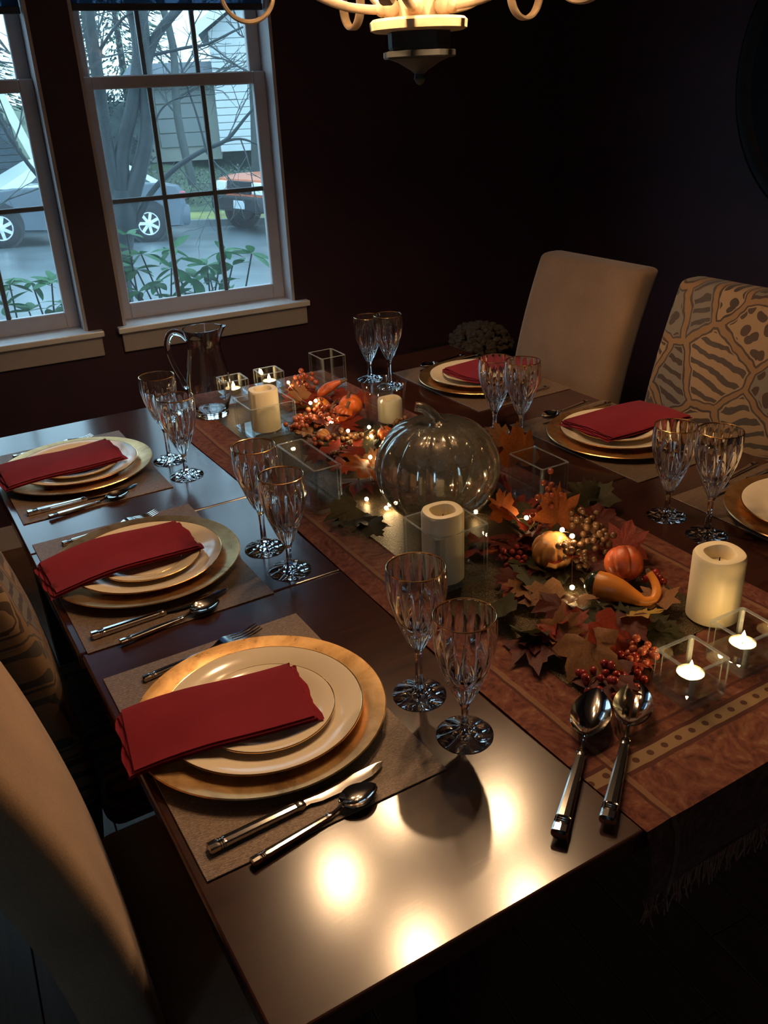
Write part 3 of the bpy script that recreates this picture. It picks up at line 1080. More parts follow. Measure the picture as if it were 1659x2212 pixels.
def wheel(parent, x, y, r, side, spokes, rim='alloy'):
    tw = thing('wheel', None, None, (x, y, r))
    tw.parent = parent
    bm_ = bmesh.new()
    prof = [(0.62 * r, -0.10), (0.9 * r, -0.105), (r, -0.08), (r, 0.08), (0.9 * r, 0.105), (0.62 * r, 0.10)]
    lathe(bm_, prof + [prof[0]], 32)
    for v in bm_.verts:
        v.co = Vector((v.co.x, v.co.z, v.co.y))
    fix(bm_)
    link_mesh('tyre', bm_, M['rubber'], tw)
    bm_ = bmesh.new()
    lathe(bm_, [(0.62 * r, -0.09), (0.66 * r, 0.09), (0.56 * r, 0.09), (0.52 * r, -0.05), (0.0, -0.05)], 32)
    for k in range(spokes):
        a = 2 * PI * k / spokes
        boxm(bm_, 0.05, 0.58 * r, -0.030, 0.030, 0.05, 0.085, 0.006, 1, Matrix.Rotation(a, 4, 'Z'))
    lathe(bm_, [(0, 0.095), (0.20 * r, 0.09), (0.22 * r, 0.05)], 16)
    for v in bm_.verts:
        v.co = Vector((v.co.x, v.co.z * side, v.co.y))
    fix(bm_)
    link_mesh('alloy_rim', bm_, M[rim], tw)


SUVX, SUVY, SUVZ = 8.98, 18.35, -1.15
car = thing('silver_sedan', 'silver sedan parked across the street, seen through both windows', 'car', S0 + HD * 1.25 + HR * 0.78 + Vector((0, 0, GZ)), PI)
car.rotation_euler = (0, -SLOPE, PI)
low = [(-2.02, 0.36), (-2.08, 0.60), (-2.03, 0.90), (-1.95, 1.00), (-1.50, 1.05), (-0.6, 1.02), (1.05, 0.98), (1.9, 0.86), (2.2, 0.70), (2.28, 0.45), (2.2, 0.28), (0.0, 0.24), (-2.0, 0.26)]
bm = bmesh.new()
extrude_profile(bm, low, [(-0.86, 0.93), (-0.82, 0.985), (-0.6, 1), (0.6, 1), (0.82, 0.985), (0.86, 0.93)])
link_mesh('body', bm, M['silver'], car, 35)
cab = [(-1.72, 1.0), (-1.05, 1.36), (-0.55, 1.45), (0.15, 1.45), (0.55, 1.36), (1.25, 0.96)]
bm = bmesh.new()
rs = loft(bm, [[(x, -0.78 + 0.17 * (z - 0.96) / 0.49, z) for x, z in cab], [(x, -0.70 + 0.17 * (z - 0.96) / 0.49, z) for x, z in cab],
               [(x, 0.70 - 0.17 * (z - 0.96) / 0.49, z) for x, z in cab], [(x, 0.78 - 0.17 * (z - 0.96) / 0.49, z) for x, z in cab]])
fix(bm)
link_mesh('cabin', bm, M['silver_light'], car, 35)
for s in (-1, 1):
    for win in ([(-1.42, 1.05), (-0.98, 1.31), (-0.62, 1.37), (-0.60, 1.05)], [(-0.55, 1.05), (-0.55, 1.38), (0.12, 1.38), (0.42, 1.30), (0.72, 1.05)]):
        bm = bmesh.new()
        loft(bm, [[(x, s * (0.785 - 0.17 * (z - 0.96) / 0.49 - 0.02), z) for x, z in win], [(x, s * (0.785 - 0.17 * (z - 0.96) / 0.49), z) for x, z in win]])
        fix(bm)
        link_mesh('side_window', bm, M['carglass'], car, 0)
for x in (-1.28, 1.32):
    for s in (-1, 1):
        bm = bmesh.new()
        tube(bm, [(x, s * 0.80, 0.36), (x, s * 0.868, 0.36)], 0.40, 28)
        link_mesh('wheel_arch', bm, M['black_plastic'], car)
        wheel(car, x, s * 0.80, 0.335, s, 7)
for s in (-1, 1):
    link_mesh('tail_lamp', newbox(-2.04, -1.74, s * 0.777 - 0.077, s * 0.777 + 0.077, 0.76, 0.90, 0.02), M['taillamp'], car)
bm = bmesh.new()
boxm(bm, -2.13, -1.62, -0.84, 0.84, 0.28, 0.66, 0.06)
link_mesh('rear_bumper', bm, M['silver'], car)

suv = thing('orange_offroader', 'boxy orange car with a black bumper parked behind the silver car', 'car', (SUVX, SUVY, SUVZ), PI)
suv.rotation_euler = (0, -SLOPE, PI + 0.22)
lowp = [(-2.0, 0.45), (-2.05, 1.0), (-1.9, 1.12), (0.75, 1.14), (1.55, 1.10), (1.86, 1.02), (1.92, 0.85), (1.92, 0.56), (0.0, 0.45)]
bm = bmesh.new()
extrude_profile(bm, lowp, [(-0.88, 0.95), (-0.85, 0.99), (-0.6, 1), (0.6, 1), (0.85, 0.99), (0.88, 0.95)])
link_mesh('body', bm, M['suv_orange'], suv, 35)
bm = bmesh.new()
extrude_profile(bm, [(-1.95, 1.1), (-1.85, 1.78), (0.2, 1.80), (0.72, 1.12)], [(-0.80, 0.96), (-0.75, 1), (0.75, 1), (0.80, 0.96)])
link_mesh('cabin', bm, M['carglass'], suv, 35)
link_mesh('bumper', newbox(1.62, 2.06, -0.88, 0.88, 0.40, 0.70, 0.05), M['black_plastic'], suv)
link_mesh('grille', newbox(1.86, 1.945, -0.42, 0.42, 0.74, 0.99, 0.02), M['black_plastic'], suv)
for s in (-1, 1):
    link_mesh('headlamp', newbox(1.82, 1.955, s * 0.64 - 0.17, s * 0.64 + 0.17, 0.74, 0.98, 0.03), M['lens'], suv)
    bm = bmesh.new()
    tube(bm, [(1.25, s * 0.80, 0.42), (1.25, s * 0.895, 0.42)], 0.47, 28)
    link_mesh('wheel_arch', bm, M['black_plastic'], suv)
    wheel(suv, 1.25, s * 0.81, 0.36, s, 5, 'black_plastic')
    wheel(suv, -1.30, s * 0.81, 0.36, s, 5, 'black_plastic')
link_mesh('number_plate', newbox(2.055, 2.075, -0.02, 0.36, 0.46, 0.62, 0.004, 1), M['plate_white'], suv)


# ---- rhododendrons under the windows
def leaf_blade(ln, w, curl=0.1, n=6, fold=0.12):
    bm_ = bmesh.new()
    rows = []
    for i in range(n + 1):
        t = i / n
        ww = w * math.sin(PI * min(1, t * 0.98 + 0.02)) ** 0.8 * 0.5 + 0.0006
        z = -curl * ln * t * t
        rows.append([bm_.verts.new((t * ln, s * ww, z + abs(s) * fold * ww)) for s in (-1, 0, 1)])
    for a, b in zip(rows[:-1], rows[1:]):
        for k in range(2):
            bm_.faces.new((a[k], b[k], b[k + 1], a[k + 1]))
    me = bpy.data.meshes.new('leaf')
    bm_.to_mesh(me)
    bm_.free()
    me.polygons.foreach_set('use_smooth', [True] * len(me.polygons))
    return me


rleaf = leaf_blade(0.112, 0.047, 0.18)
rleaf.materials.append(M['shrubleaf'])


def orient(x, n):
    """matrix whose x axis follows x and whose z leans to n"""
    x = Vector(x).normalized()
    n = Vector(n)
    y = n.cross(x)
    if y.length < 1e-4:
        y = Vector((0, 1, 0)).cross(x)
    y.normalize()
    z = x.cross(y)
    return Matrix((x, y, z)).transposed().to_4x4()


def rhodo(name, label, base, tips, seed):
    rg = random.Random(seed)
    t = thing(name, label, 'shrub', base)
    B = Vector(base)
    for p in tips:
        p = Vector(p) - B
        r0 = Vector((rg.gauss(0, 0.10), rg.gauss(0, 0.08), 0.0))
        mid = r0.lerp(p, 0.6) + Vector((rg.gauss(0, 0.05), rg.gauss(0, 0.05), -0.06))
        bm_ = bmesh.new()
        tube(bm_, spline([r0, mid, p], 4), lerps([0.008, 0.004], 9), 5)
        link_mesh('stem', bm_, M['twig'], t, 60)
        n = rg.randint(6, 8)
        ph = rg.random() * 6
        for k in range(n):
            a = ph + 2 * PI * k / n + rg.gauss(0, 0.2)
            el = rg.gauss(0.12, 0.38)
            d = Vector((math.cos(a), math.sin(a), el))
            o = bpy.data.objects.new('leaf', rleaf)
            COL.objects.link(o)
            o.parent = t
            s = 0.75 + 0.45 * rg.random()
            o.matrix_local = Matrix.Translation(p + d.normalized() * 0.006) @ orient(d, (rg.gauss(0, 0.3), rg.gauss(0, 0.3), 1)) @ Matrix.Scale(s, 4)


rhodo('rhododendron', 'green rhododendron leaves below the right window', (1.42, 4.55, -0.55),
      [(1.17, 4.46, 0.98), (1.10, 4.47, 0.86), (1.22, 4.44, 0.88), (1.35, 4.40, 0.80), (1.45, 4.38, 0.74), (1.52, 4.35, 0.80), (1.60, 4.33, 0.86),
       (1.74, 4.28, 0.84), (1.18, 4.45, 0.70), (1.30, 4.50, 0.72), (1.44, 4.37, 0.64), (1.12, 4.50, 0.62), (1.27, 4.42, 0.58), (1.58, 4.36, 0.70), (1.36, 4.45, 0.56), (1.06, 4.52, 0.76), (1.24, 4.52, 0.48), (1.10, 4.46, 0.50), (1.20, 4.50, 0.80), (1.38, 4.46, 0.88), (1.50, 4.42, 0.62), (1.66, 4.36, 0.78), (1.08, 4.50, 0.93), (1.32, 4.38, 0.66), (1.50, 4.40, 0.56), (1.62, 4.38, 0.62), (1.56, 4.45, 0.74), (1.14, 4.52, 0.56)], 31)
rhodo('rhododendron', 'green rhododendron leaves below the left window', (0.72, 4.70, -0.5),
      [(0.60, 4.56, 0.80), (0.70, 4.55, 0.80), (0.79, 4.54, 0.79), (0.82, 4.54, 0.68), (0.56, 4.58, 0.70), (0.76, 4.54, 0.60), (0.66, 4.56, 0.66), (0.48, 4.6, 0.8), (0.85, 4.55, 0.55)], 32)

# ================================================================== THE TABLE
TZ = 0.76
TX0, TX1, TY0, TY1 = 0.145, 1.690, 0.514, 2.452
J1, J2 = 1.277, 1.690
tb = thing('dining_table', 'dark espresso wooden dining table with a leaf inserted', 'table', (0.915, 1.48, 0))


def tpart(name, bm, mat, smooth=40):
    o = link_mesh(name, bm, mat, tb, smooth)
    o.location = (-0.915, -1.48, 0)
    return o


for ya, yb in ((TY0, J1 - 0.0008), (J1 + 0.0008, J2 - 0.0008), (J2 + 0.0008, TY1)):
    tpart('table_leaf', newbox(TX0 + (0.0 if ya != TY0 else 0.004), TX1, ya, yb, TZ - 0.032, TZ, 0.004, 3), M['table'])
bm = bmesh.new()
tpart('apron', newbox(TX0 + 0.07, TX1 - 0.07, TY0 + 0.07, TY0 + 0.095, TZ - 0.13, TZ - 0.0325), M['black_wood'])
tpart('apron', newbox(TX0 + 0.07, TX1 - 0.07, TY1 - 0.095, TY1 - 0.07, TZ - 0.13, TZ - 0.0325), M['black_wood'])
tpart('apron', newbox(TX0 + 0.07, TX0 + 0.095, TY0 + 0.096, TY1 - 0.096, TZ - 0.13, TZ - 0.0325), M['black_wood'])
tpart('apron', newbox(TX1 - 0.095, TX1 - 0.07, TY0 + 0.096, TY1 - 0.096, TZ - 0.13, TZ - 0.0325), M['black_wood'])
for x in (TX0 + 0.052, TX1 - 0.052 - 0.08):
    for y in (TY0 + 0.052, TY1 - 0.052 - 0.08):
        bm = bmesh.new()
        secs = []
        for z, k in ((0, 0.026), (0.55, 0.034), (0.60, 0.040), (TZ - 0.033, 0.040)):
            cx, cy = x + 0.04, y + 0.04
            secs.append([(cx - k, cy - k, z), (cx + k, cy - k, z), (cx + k, cy + k, z), (cx - k, cy + k, z)])
        loft(bm, secs)
        fix(bm)
        tpart('leg', bm, M['black_wood'])

# ---- cloth runner with a fringed end, and the strip of gold mesh on it
RX0, RX1 = 0.632, 1.203


def runner_z(x, y):
    u = (x - RX0) / (RX1 - RX0)
    h = 0.0012 * (1 + math.sin(9 * y + 3 * u)) + 0.0015 * math.exp(-((u - 0.07) / 0.03) ** 2) * (1 + math.sin(6 * y))
    return TZ + 0.0018 + h


def runner_pts():
    ys = []
    n = 56
    for i in range(n + 1):
        ys.append(TY0 - 0.004 + (TY1 - TY0 + 0.008) * i / n)
    return ys


rg = random.Random(2)
rn = thing('table_runner', 'rust paisley table runner hanging over the near table end', 'table runner', (0, 0, 0))
bm = bmesh.new()
rows = []
for k in range(7):                                  # near hanging end
    z = TZ - 0.11 + k * 0.0155
    y = TY0 - 0.0085 - 0.001 * k * 0 - 0.004 * math.sin(k * 0.5)
    rows.append([(x, y - 0.004 * math.sin(x * 22), z) for x in [RX0 + (RX1 - RX0) * j / 30 for j in range(31)]])
rows.append([(x, TY0 - 0.005, TZ - 0.0045) for x in [RX0 + (RX1 - RX0) * j / 30 for j in range(31)]])
for y in runner_pts():
    row = []
    for j in range(31):
        u = j / 30
        x = RX0 + (RX1 - RX0) * u
        if j == 0:
            x += 0.004 * math.sin(5 * y) - 0.002
        if j == 30:
            x += 0.004 * math.sin(4 * y + 1)
        row.append((x, y, runner_z(x, y)))
    rows.append(row)
for k in range(6):
    z = TZ - 0.006 - k * 0.03
    rows.append([(RX0 + (RX1 - RX0) * j / 30, TY1 + 0.0085 + 0.003 * math.sin(j * 0.7), z) for j in range(31)])
loft(bm, rows, cap=False, close=False)
bmesh.ops.solidify(bm, geom=bm.faces[:], thickness=-0.0012)
fix(bm)
link_mesh('cloth', bm, M['paisley'], rn, 50)
bm = bmesh.new()
for j in range(150):
    x = RX0 + (RX1 - RX0) * (j + 0.5) / 150
    y = TY0 - 0.0095
    p = [Vector((x, y, TZ - 0.108)), Vector((x + rg.gauss(0, 0.002), y + rg.gauss(0, 0.003), TZ - 0.128)), Vector((x + rg.gauss(0, 0.004), y + rg.gauss(0, 0.004), TZ - 0.15))]
    tube(bm, p, 0.0011, 3)
tag(link_mesh('fringe', bm, M['paisley'], rn, 0), None, None, kind='stuff')

LX0, LX1, LY0, LY1 = 0.742, 1.078, 0.735, 2.30


def lame_z(x, y):
    return runner_z(x, y) + 0.0008


gm = bmesh.new()
rows = []
for i in range(61):
    y = LY0 + (LY1 - LY0) * i / 60
    row = []
    for j in range(17):
        x = LX0 + (LX1 - LX0) * j / 16
        yy = y + (0.075 * max(0, (x - 0.96)) / 0.12 if i == 0 else 0)
        row.append((x, yy, lame_z(x, yy)))
    rows.append(row)
loft(gm, rows, cap=False, close=False)
bmesh.ops.solidify(gm, geom=gm.faces[:], thickness=-0.0008)
fix(gm)
tag(link_mesh('gold_mesh_strip', gm, M['lame'], None, 50), 'glittery gold mesh strip lying along the middle of the paisley runner', 'table runner')
RZ = TZ + 0.0066       # where things on the runner stand


# ================================================================== PLACE SETTINGS
def rot_pt(x, y):
    return (2 * 0.915 - x, 2 * 1.48 - y)


# -- prototypes (built at the origin of their own frame)
def p_placemat():
    bm_ = bmesh.new()
    boxm(bm_, -0.1665, 0.1665, -0.229, 0.229, 0, 0.0022, 0.0006, 1)
    return link_mesh('placemat', bm_, M['placemat'], None, 0)


def plate_bm(rim, foot, well, hz, th=0.0035, lip=0.004):
    """profile of a plate: foot ring, well and wide rim"""
    bm_ = bmesh.new()
    prof = [(0, 0.0012), (foot - 0.004, 0.0012), (foot - 0.003, 0.0), (foot, 0.0), (foot + 0.002, 0.0018),
            (well, 0.005), (well + 0.012, 0.5 * hz), (rim - 0.012, hz - 0.0035), (rim - 0.001, hz - 0.0012), (rim, hz), (rim - 0.0012, hz + 0.0012),
            (rim - 0.012, hz + 0.0005 - lip * 0.2), (well + 0.010, 0.5 * hz + th), (well - 0.003, 0.0062 + 0.001), (well - 0.02, 0.0055), (0, 0.0050)]
    lathe(bm_, prof, 96)
    return fix(bm_)


def p_charger():
    t = thing('charger_plate', None, None)
    bm_ = bmesh.new()
    R_ = 0.1815
    prof = [(0, 0.0), (0.118, 0.0), (0.126, 0.002), (0.150, 0.0095), (R_ - 0.002, 0.0150), (R_, 0.0168), (R_ - 0.0015, 0.0184),
            (0.150, 0.0132), (0.124, 0.0058), (0.116, 0.0034), (0, 0.0032)]
    lathe(bm_, prof, 96)
    fix(bm_)
    link_mesh('dish', bm_, M['goldleaf'], t, 30)
    return t


def p_dinner():
    t = thing('dinner_plate', None, None)
    link_mesh('dish', plate_bm(0.1425, 0.082, 0.098, 0.0215), M['china'], t, 50)
    bm_ = bmesh.new()
    tube(bm_, circle_pts((0, 0, 0.0216), 0.1422, 96, (1, 0, 0), (0, 1, 0)), 0.00125, 6, closed=True)
    link_mesh('gold_rim', bm_, M['gold'], t)
    return t


def p_salad():
    t = thing('salad_plate', None, None)
    link_mesh('dish', plate_bm(0.0985, 0.055, 0.066, 0.0165), M['china'], t, 50)
    bm_ = bmesh.new()
    tube(bm_, circle_pts((0, 0, 0.0166), 0.0982, 96, (1, 0, 0), (0, 1, 0)), 0.0011, 6, closed=True)
    link_mesh('gold_rim', bm_, M['gold'], t)
    bm_ = bmesh.new()
    tube(bm_, circle_pts((0, 0, 0.0068), 0.061, 72, (1, 0, 0), (0, 1, 0)), 0.0005, 5, closed=True)
    link_mesh('gold_band', bm_, M['gold'], t)
    return t


def napkin(name, label, cx, cy, L, W, ang, seed, group, droop=0.018, wave=0.004, side=1):
    """a linen napkin folded in four, lying over the plates; droops at the sitter's end"""
    rg_ = random.Random(seed)
    ph = rg_.random() * 6
    path = []
    g = 0.0030
    hw = W / 2
    for lay in range(4):
        z = lay * g
        a, b = (-hw + 0.002 * (lay % 2), hw - 0.004 * rg_.random())
        seq = [a + (b - a) * k / 10 for k in range(11)]
        if lay % 2:
            seq.reverse()
        for y in seq:
            path.append((y, z))
        if lay < 3:
            e = seq[-1]
            sg = 1 if e > 0 else -1
            path.append((e + sg * 0.0016, z + g * 0.25))
            path.append((e + sg * 0.0016, z + g * 0.75))
    secs = []
    nx = 26
    for i in range(nx + 1):
        t = i / nx
        x = -L / 2 + L * t
        sec = []
        for (y, z) in path:
            d = max(0.0, (0.45 - t) / 0.45)
            zz = -droop * d ** 1.5 + wave * math.sin(5.5 * t + ph) * (0.4 + 0.6 * (0.5 + y / W)) + 0.002 * math.sin(40 * y + ph)
            edge = 0.0025 * math.sin(13 * y / W + ph + z * 900)
            xx = x + (edge if i in (0, nx) else 0) + (0.004 * z / g * (1 if i == 0 else -1) if i in (0, nx) else 0)
            sec.append((xx, y + 0.003 * math.sin(4 * t + ph), z + zz))
        secs.append(sec)
    bm_ = bmesh.new()
    loft(bm_, secs, cap=False, close=False)
    bmesh.ops.solidify(bm_, geom=bm_.faces[:], thickness=0.0021)
    fix(bm_)
    o = link_mesh(name, bm_, M['napkin'], None, 60)
    o.rotation_euler = (0, 0, ang)
    o.location = (cx, cy, 0)
    tag(o, label, 'napkin', group)
    return o


def bar_handle(bm_, x0, x1, w0, w1, h0, h1, z, rings=True):
    """rounded rectangular handle tapering along x, with three ring grooves near the end"""
    def sec(x, w, h):
        pts = []
        for k in range(12):
            a = 2 * PI * k / 12
            c, s_ = math.cos(a), math.sin(a)
            pts.append((x, math.copysign(abs(c) ** 0.55, c) * w / 2, z + h / 2 + math.copysign(abs(s_) ** 0.55, s_) * h / 2))
        return pts
    L = x1 - x0
    st = [(0.0, 0.7, 0.7), (0.012, 1, 1), (0.085, 1, 1)]
    for k in range(3):
        b = 0.10 + k * 0.022
        st += [(b, 1.0, 1.0), (b + 0.004, 0.86, 0.86), (b + 0.010, 0.86, 0.86), (b + 0.014, 1.05, 1.05)]
    st += [(0.175, 1, 1), (0.9, 1, 1), (0.93, 1.1, 1.1), (0.96, 1.1, 1.1), (1.0, 0.8, 0.8)]
    secs = []
    for t, kw, kh in st:
        w = w0 + (w1 - w0) * t
        h = h0 + (h1 - h0) * t
        secs.append(sec(x0 + L * t, w * kw, h * kh))
    loft(bm_, secs)
    fix(bm_)


def p_knife():
    t = thing('table_knife', None, None)
    bm_ = bmesh.new()
    bar_handle(bm_, 0, 0.130, 0.017, 0.013, 0.0105, 0.009, 0)
    link_mesh('handle', bm_, M['steel'], t)
    bm_ = bmesh.new()
    prof = [(0.128, -0.0055, 0.0055), (0.136, -0.005, 0.006), (0.150, -0.009, 0.0075), (0.19, -0.0105, 0.008), (0.225, -0.0085, 0.008), (0.242, -0.002, 0.0075), (0.250, 0.005, 0.0065)]
    secs = []
    for x, a, b in prof:
        secs.append([(x, a, 0.0045), (x, (a + b) / 2, 0.0056), (x, b, 0.0058), (x, b, 0.0042), (x, (a + b) / 2, 0.0040)])
    loft(bm_, secs)
    fix(bm_)
    link_mesh('blade', bm_, M['steel'], t)
    return t


def spoon_bowl(bm_, x0, x1, w, depth, z0, slots=(), nu=28, nv=17):
    L = x1 - x0
    vs = {}
    for i in range(nu + 1):
        u = i / nu
        ww = w * math.sin(PI * min(0.999, max(0.001, u)) ** 0.88) ** 0.62
        for j in range(nv):
            v = j / (nv - 1) * 2 - 1
            x = x0 + L * u
            y = v * ww / 2
            e = max(0.0, 1 - v * v) * math.sin(PI * u) ** 0.8
            vs[i, j] = bm_.verts.new((x, y, z0 + depth * (1 - e) + 0.0006))
    for i in range(nu):
        for j in range(nv - 1):
            if any(i0 <= i <= i1 and j == jj for jj, i0, i1 in slots):
                continue
            bm_.faces.new((vs[i, j], vs[i + 1, j], vs[i + 1, j + 1], vs[i, j + 1]))
    bmesh.ops.remove_doubles(bm_, verts=bm_.verts[:], dist=1e-5)
    bmesh.ops.solidify(bm_, geom=bm_.faces[:], thickness=0.0014)
    fix(bm_)


def p_spoon(name='teaspoon', hl=0.118, total=0.185, w=0.040, depth=0.008, hw=(0.013, 0.008), slots=()):
    t = thing(name, None, None)
    bm_ = bmesh.new()
    bar_handle(bm_, 0, hl, hw[0], hw[1], 0.0085 * hw[0] / 0.013, 0.0055, 0.0)
    link_mesh('handle', bm_, M['steel'], t)
    bm_ = bmesh.new()
    tube(bm_, [(hl - 0.002, 0, 0.0035), (hl + 0.008, 0, 0.006), (hl + 0.016, 0, depth + 0.001)], [0.0028, 0.0024, 0.003], 8)
    link_mesh('neck', bm_, M['steel'], t)
    bm_ = bmesh.new()
    spoon_bowl(bm_, hl + 0.012, total, w, depth, 0.0012, slots)
    link_mesh('bowl', bm_, M['steel'], t, 60)
    return t


def p_fork():
    t = thing('dinner_fork', None, None)
    bm_ = bmesh.new()
    bar_handle(bm_, 0, 0.118, 0.013, 0.008, 0.0085, 0.0055, 0)
    link_mesh('handle', bm_, M['steel'], t)
    bm_ = bmesh.new()
    secs = []
    for x, w, z in ((0.116, 0.006, 0.003), (0.125, 0.006, 0.006), (0.135, 0.012, 0.009), (0.146, 0.022, 0.0085), (0.158, 0.0235, 0.006)):
        secs.append([(x, -w / 2, z), (x, w / 2, z), (x, w / 2, z + 0.0018), (x, -w / 2, z + 0.0018)])
    loft(bm_, secs)
    fix(bm_)
    link_mesh('head', bm_, M['steel'], t)
    for k in range(4):
        y = -0.0102 + k * 0.0068
        bm_ = bmesh.new()
        secs = []
        for x, w, z in ((0.1575, 0.0032, 0.006), (0.175, 0.003, 0.0035), (0.192, 0.0026, 0.0035), (0.206, 0.0022, 0.0065), (0.210, 0.001, 0.008)):
            secs.append([(x, y - w / 2, z), (x, y + w / 2, z), (x, y + w / 2, z + 0.0018), (x, y - w / 2, z + 0.0018)])
        loft(bm_, secs)
        fix(bm_)
        link_mesh('tine', bm_, M['steel'], t)
    return t


def p_goblet(name, H, zb):
    """cut crystal goblet: radial cut foot, faceted stem, fluted bowl, gold rim"""
    t = thing(name, None, None)
    NC = 16

    def foot_mod(a, i, r, z):
        if 2 <= i <= 5 and r > 0.010:
            k = abs(math.cos(a * 4)) ** 0.7
            return r, max(0.0009, z + (0.0042 * (k - 0.75)) * min(1, (r - 0.006) / 0.008) * (1 if r < 0.036 else 0.25))
        return r, z
    bm_ = bmesh.new()
    lathe(bm_, [(0, 0.0005), (0.0392, 0.0), (0.0398, 0.0012), (0.034, 0.0042), (0.022, 0.0074), (0.012, 0.0112), (0.0072, 0.0150), (0, 0.0150)], 96,
          lambda a, i, r, z: foot_mod(a, i, r, z))
    fix(bm_)
    link_mesh('foot', bm_, M['crystal'], t, 25)
    bm_ = bmesh.new()
    lathe(bm_, [(0, 0.0152), (0.0071, 0.0152), (0.0058, 0.022), (0.0050, 0.5 * (zb + 0.02)), (0.0058, zb - 0.010), (0.0088, zb - 0.0002), (0, zb - 0.0002)], 8)
    fix(bm_)
    link_mesh('stem', bm_, M['crystal'], t, 10)
    Hb = H - zb
    outer = [(0.0089, 0.0), (0.0128, 0.045), (0.0185, 0.13), (0.0250, 0.25), (0.0325, 0.40), (0.0385, 0.54), (0.0422, 0.68), (0.0434, 0.80), (0.0430, 0.91), (0.0418, 1.0)]
    outer = [(r, zb + z * Hb) for r, z in outer]
    inner = [(0.0402, 0.985), (0.0408, 0.90), (0.0406, 0.78), (0.0385, 0.66), (0.0340, 0.54), (0.0275, 0.42), (0.0200, 0.31), (0.0120, 0.22), (0.0, 0.18)]
    inner = [(r, zb + z * Hb) for r, z in inner]

    def bowl_mod(a, i, r, z):
        if 1 <= i <= 8:
            c = abs(math.sin(a * NC / 2))
            f = (z - zb) / Hb
            amp = 0.0017 * (1 - f) ** 0.5 + 0.0003
            if f > 0.93:
                amp = 0
            return r - amp * (1 - c) ** 2 * 1.6, z
        return r, z
    bm_ = bmesh.new()
    lathe(bm_, [(0, zb)] + outer + inner, 96, lambda a, i, r, z: bowl_mod(a, i - 1, r, z))
    fix(bm_)
    link_mesh('bowl', bm_, M['crystal'], t, 28)
    bm_ = bmesh.new()
    tube(bm_, circle_pts((0, 0, H - 0.0005), 0.0411, 64, (1, 0, 0), (0, 1, 0)), 0.00105, 6, closed=True)
    link_mesh('gold_rim', bm_, M['gold'], t)
    return t


# -- place them
MATZ = TZ + 0.0002
CHZ = MATZ + 0.0024
DPZ = CHZ + 0.0034
SPZ = DPZ + 0.0064
seats = [  # centre x, y, rotation, phrase
    (0.328, 0.958, 0.0, 'left near', 'at the nearest place on the left side of the table'),
    (0.325, 1.500, 0.0, 'left middle', 'at the middle place on the left side of the table'),
    (0.328, 2.070, 0.0, 'left far', 'at the farthest left place below the window'),
    (1.527, 2.055, PI, 'right far', 'at the far right place before the plain beige chair'),
    (1.527, 1.465, PI, 'right middle', 'at the right place before the print chair'),
    (1.527, 0.915, PI, 'right near', 'at the right edge of the photo'),
]
first = {}


def place(key, maker, loc, rz, label, cat, group):
    if key not in first:
        o = maker()
        o.location = loc
        o.rotation_euler = (0, 0, rz)
        tag(o, label, cat, group)
        first[key] = o
        return o
    o = dup(first[key], loc, rz, label, group)
    o['category'] = cat
    return o


for si, (cx, cy, rz, nick, ph) in enumerate(seats):
    def at(dx, dy):
        c, s_ = math.cos(rz), math.sin(rz)
        return cx + c * dx - s_ * dy, cy + s_ * dx + c * dy
    place('mat', p_placemat, (cx, cy, MATZ), rz, 'brown woven placemat ' + ph, 'placemat', 'woven placemats')
    x, y = at(0.004, 0.006)
    place('charger', p_charger, (x, y, CHZ), rz + si * 0.9, 'round gold leaf charger plate ' + ph, 'charger plate', 'gold charger plates')
    x, y = at(0.006, 0.000)
    place('dinner', p_dinner, (x, y, DPZ), rz, 'large cream dinner plate ' + ph, 'plate', 'cream dinner plates')
    if si != 5:
        x, y = at(0.008, -0.006)
        place('salad', p_salad, (x, y, SPZ), rz, 'small cream salad plate ' + ph, 'plate', 'cream salad plates')
    # fork on the sitter's left, knife and spoon on the right
    if si != 5:
        x, y = at(-0.115, 0.186)
        place('fork', p_fork, (x, y, MATZ + 0.0024), rz + math.radians(8), 'silver fork with ringed handle ' + ph, 'fork', 'dinner forks')
    x, y = at(-0.150, -0.190)
    place('knife', p_knife, (x, y, MATZ + 0.0024), rz + math.radians(2), 'silver table knife ' + ph, 'knife', 'table knives')
    x, y = at(-0.114, -0.236)
    place('spoon', p_spoon, (x, y, MATZ + 0.0024), rz + math.radians(8), 'silver teaspoon beside the knife ' + ph, 'spoon', 'teaspoons')

NZ = SPZ + 0.0215
for (cx, cy, L, W, ang, seed, dr, wv, ph) in (
        (0.269, 0.965, 0.266, 0.134, math.radians(-8.5), 1, 0.011, 0.002, 'folded red linen napkin over the nearest left plates'),
        (0.285, 1.515, 0.290, 0.136, math.radians(1.5), 2, 0.011, 0.004, 'folded red linen napkin over the middle left plates'),
        (0.293, 2.070, 0.285, 0.150, math.radians(2), 3, 0.011, 0.004, 'folded red linen napkin below the window, cut by the photo edge'),
        (1.565, 1.483, 0.300, 0.165, PI + math.radians(3), 4, 0.010, 0.003, 'folded red linen napkin before the print chair'),
        (1.567, 2.040, 0.265, 0.165, PI + math.radians(4), 6, 0.010, 0.003, 'folded red linen napkin before the plain beige chair')):
    o = napkin('napkin', ph, cx, cy, L, W, ang, seed, 'folded red napkins', dr, wv)
    o.location.z = NZ

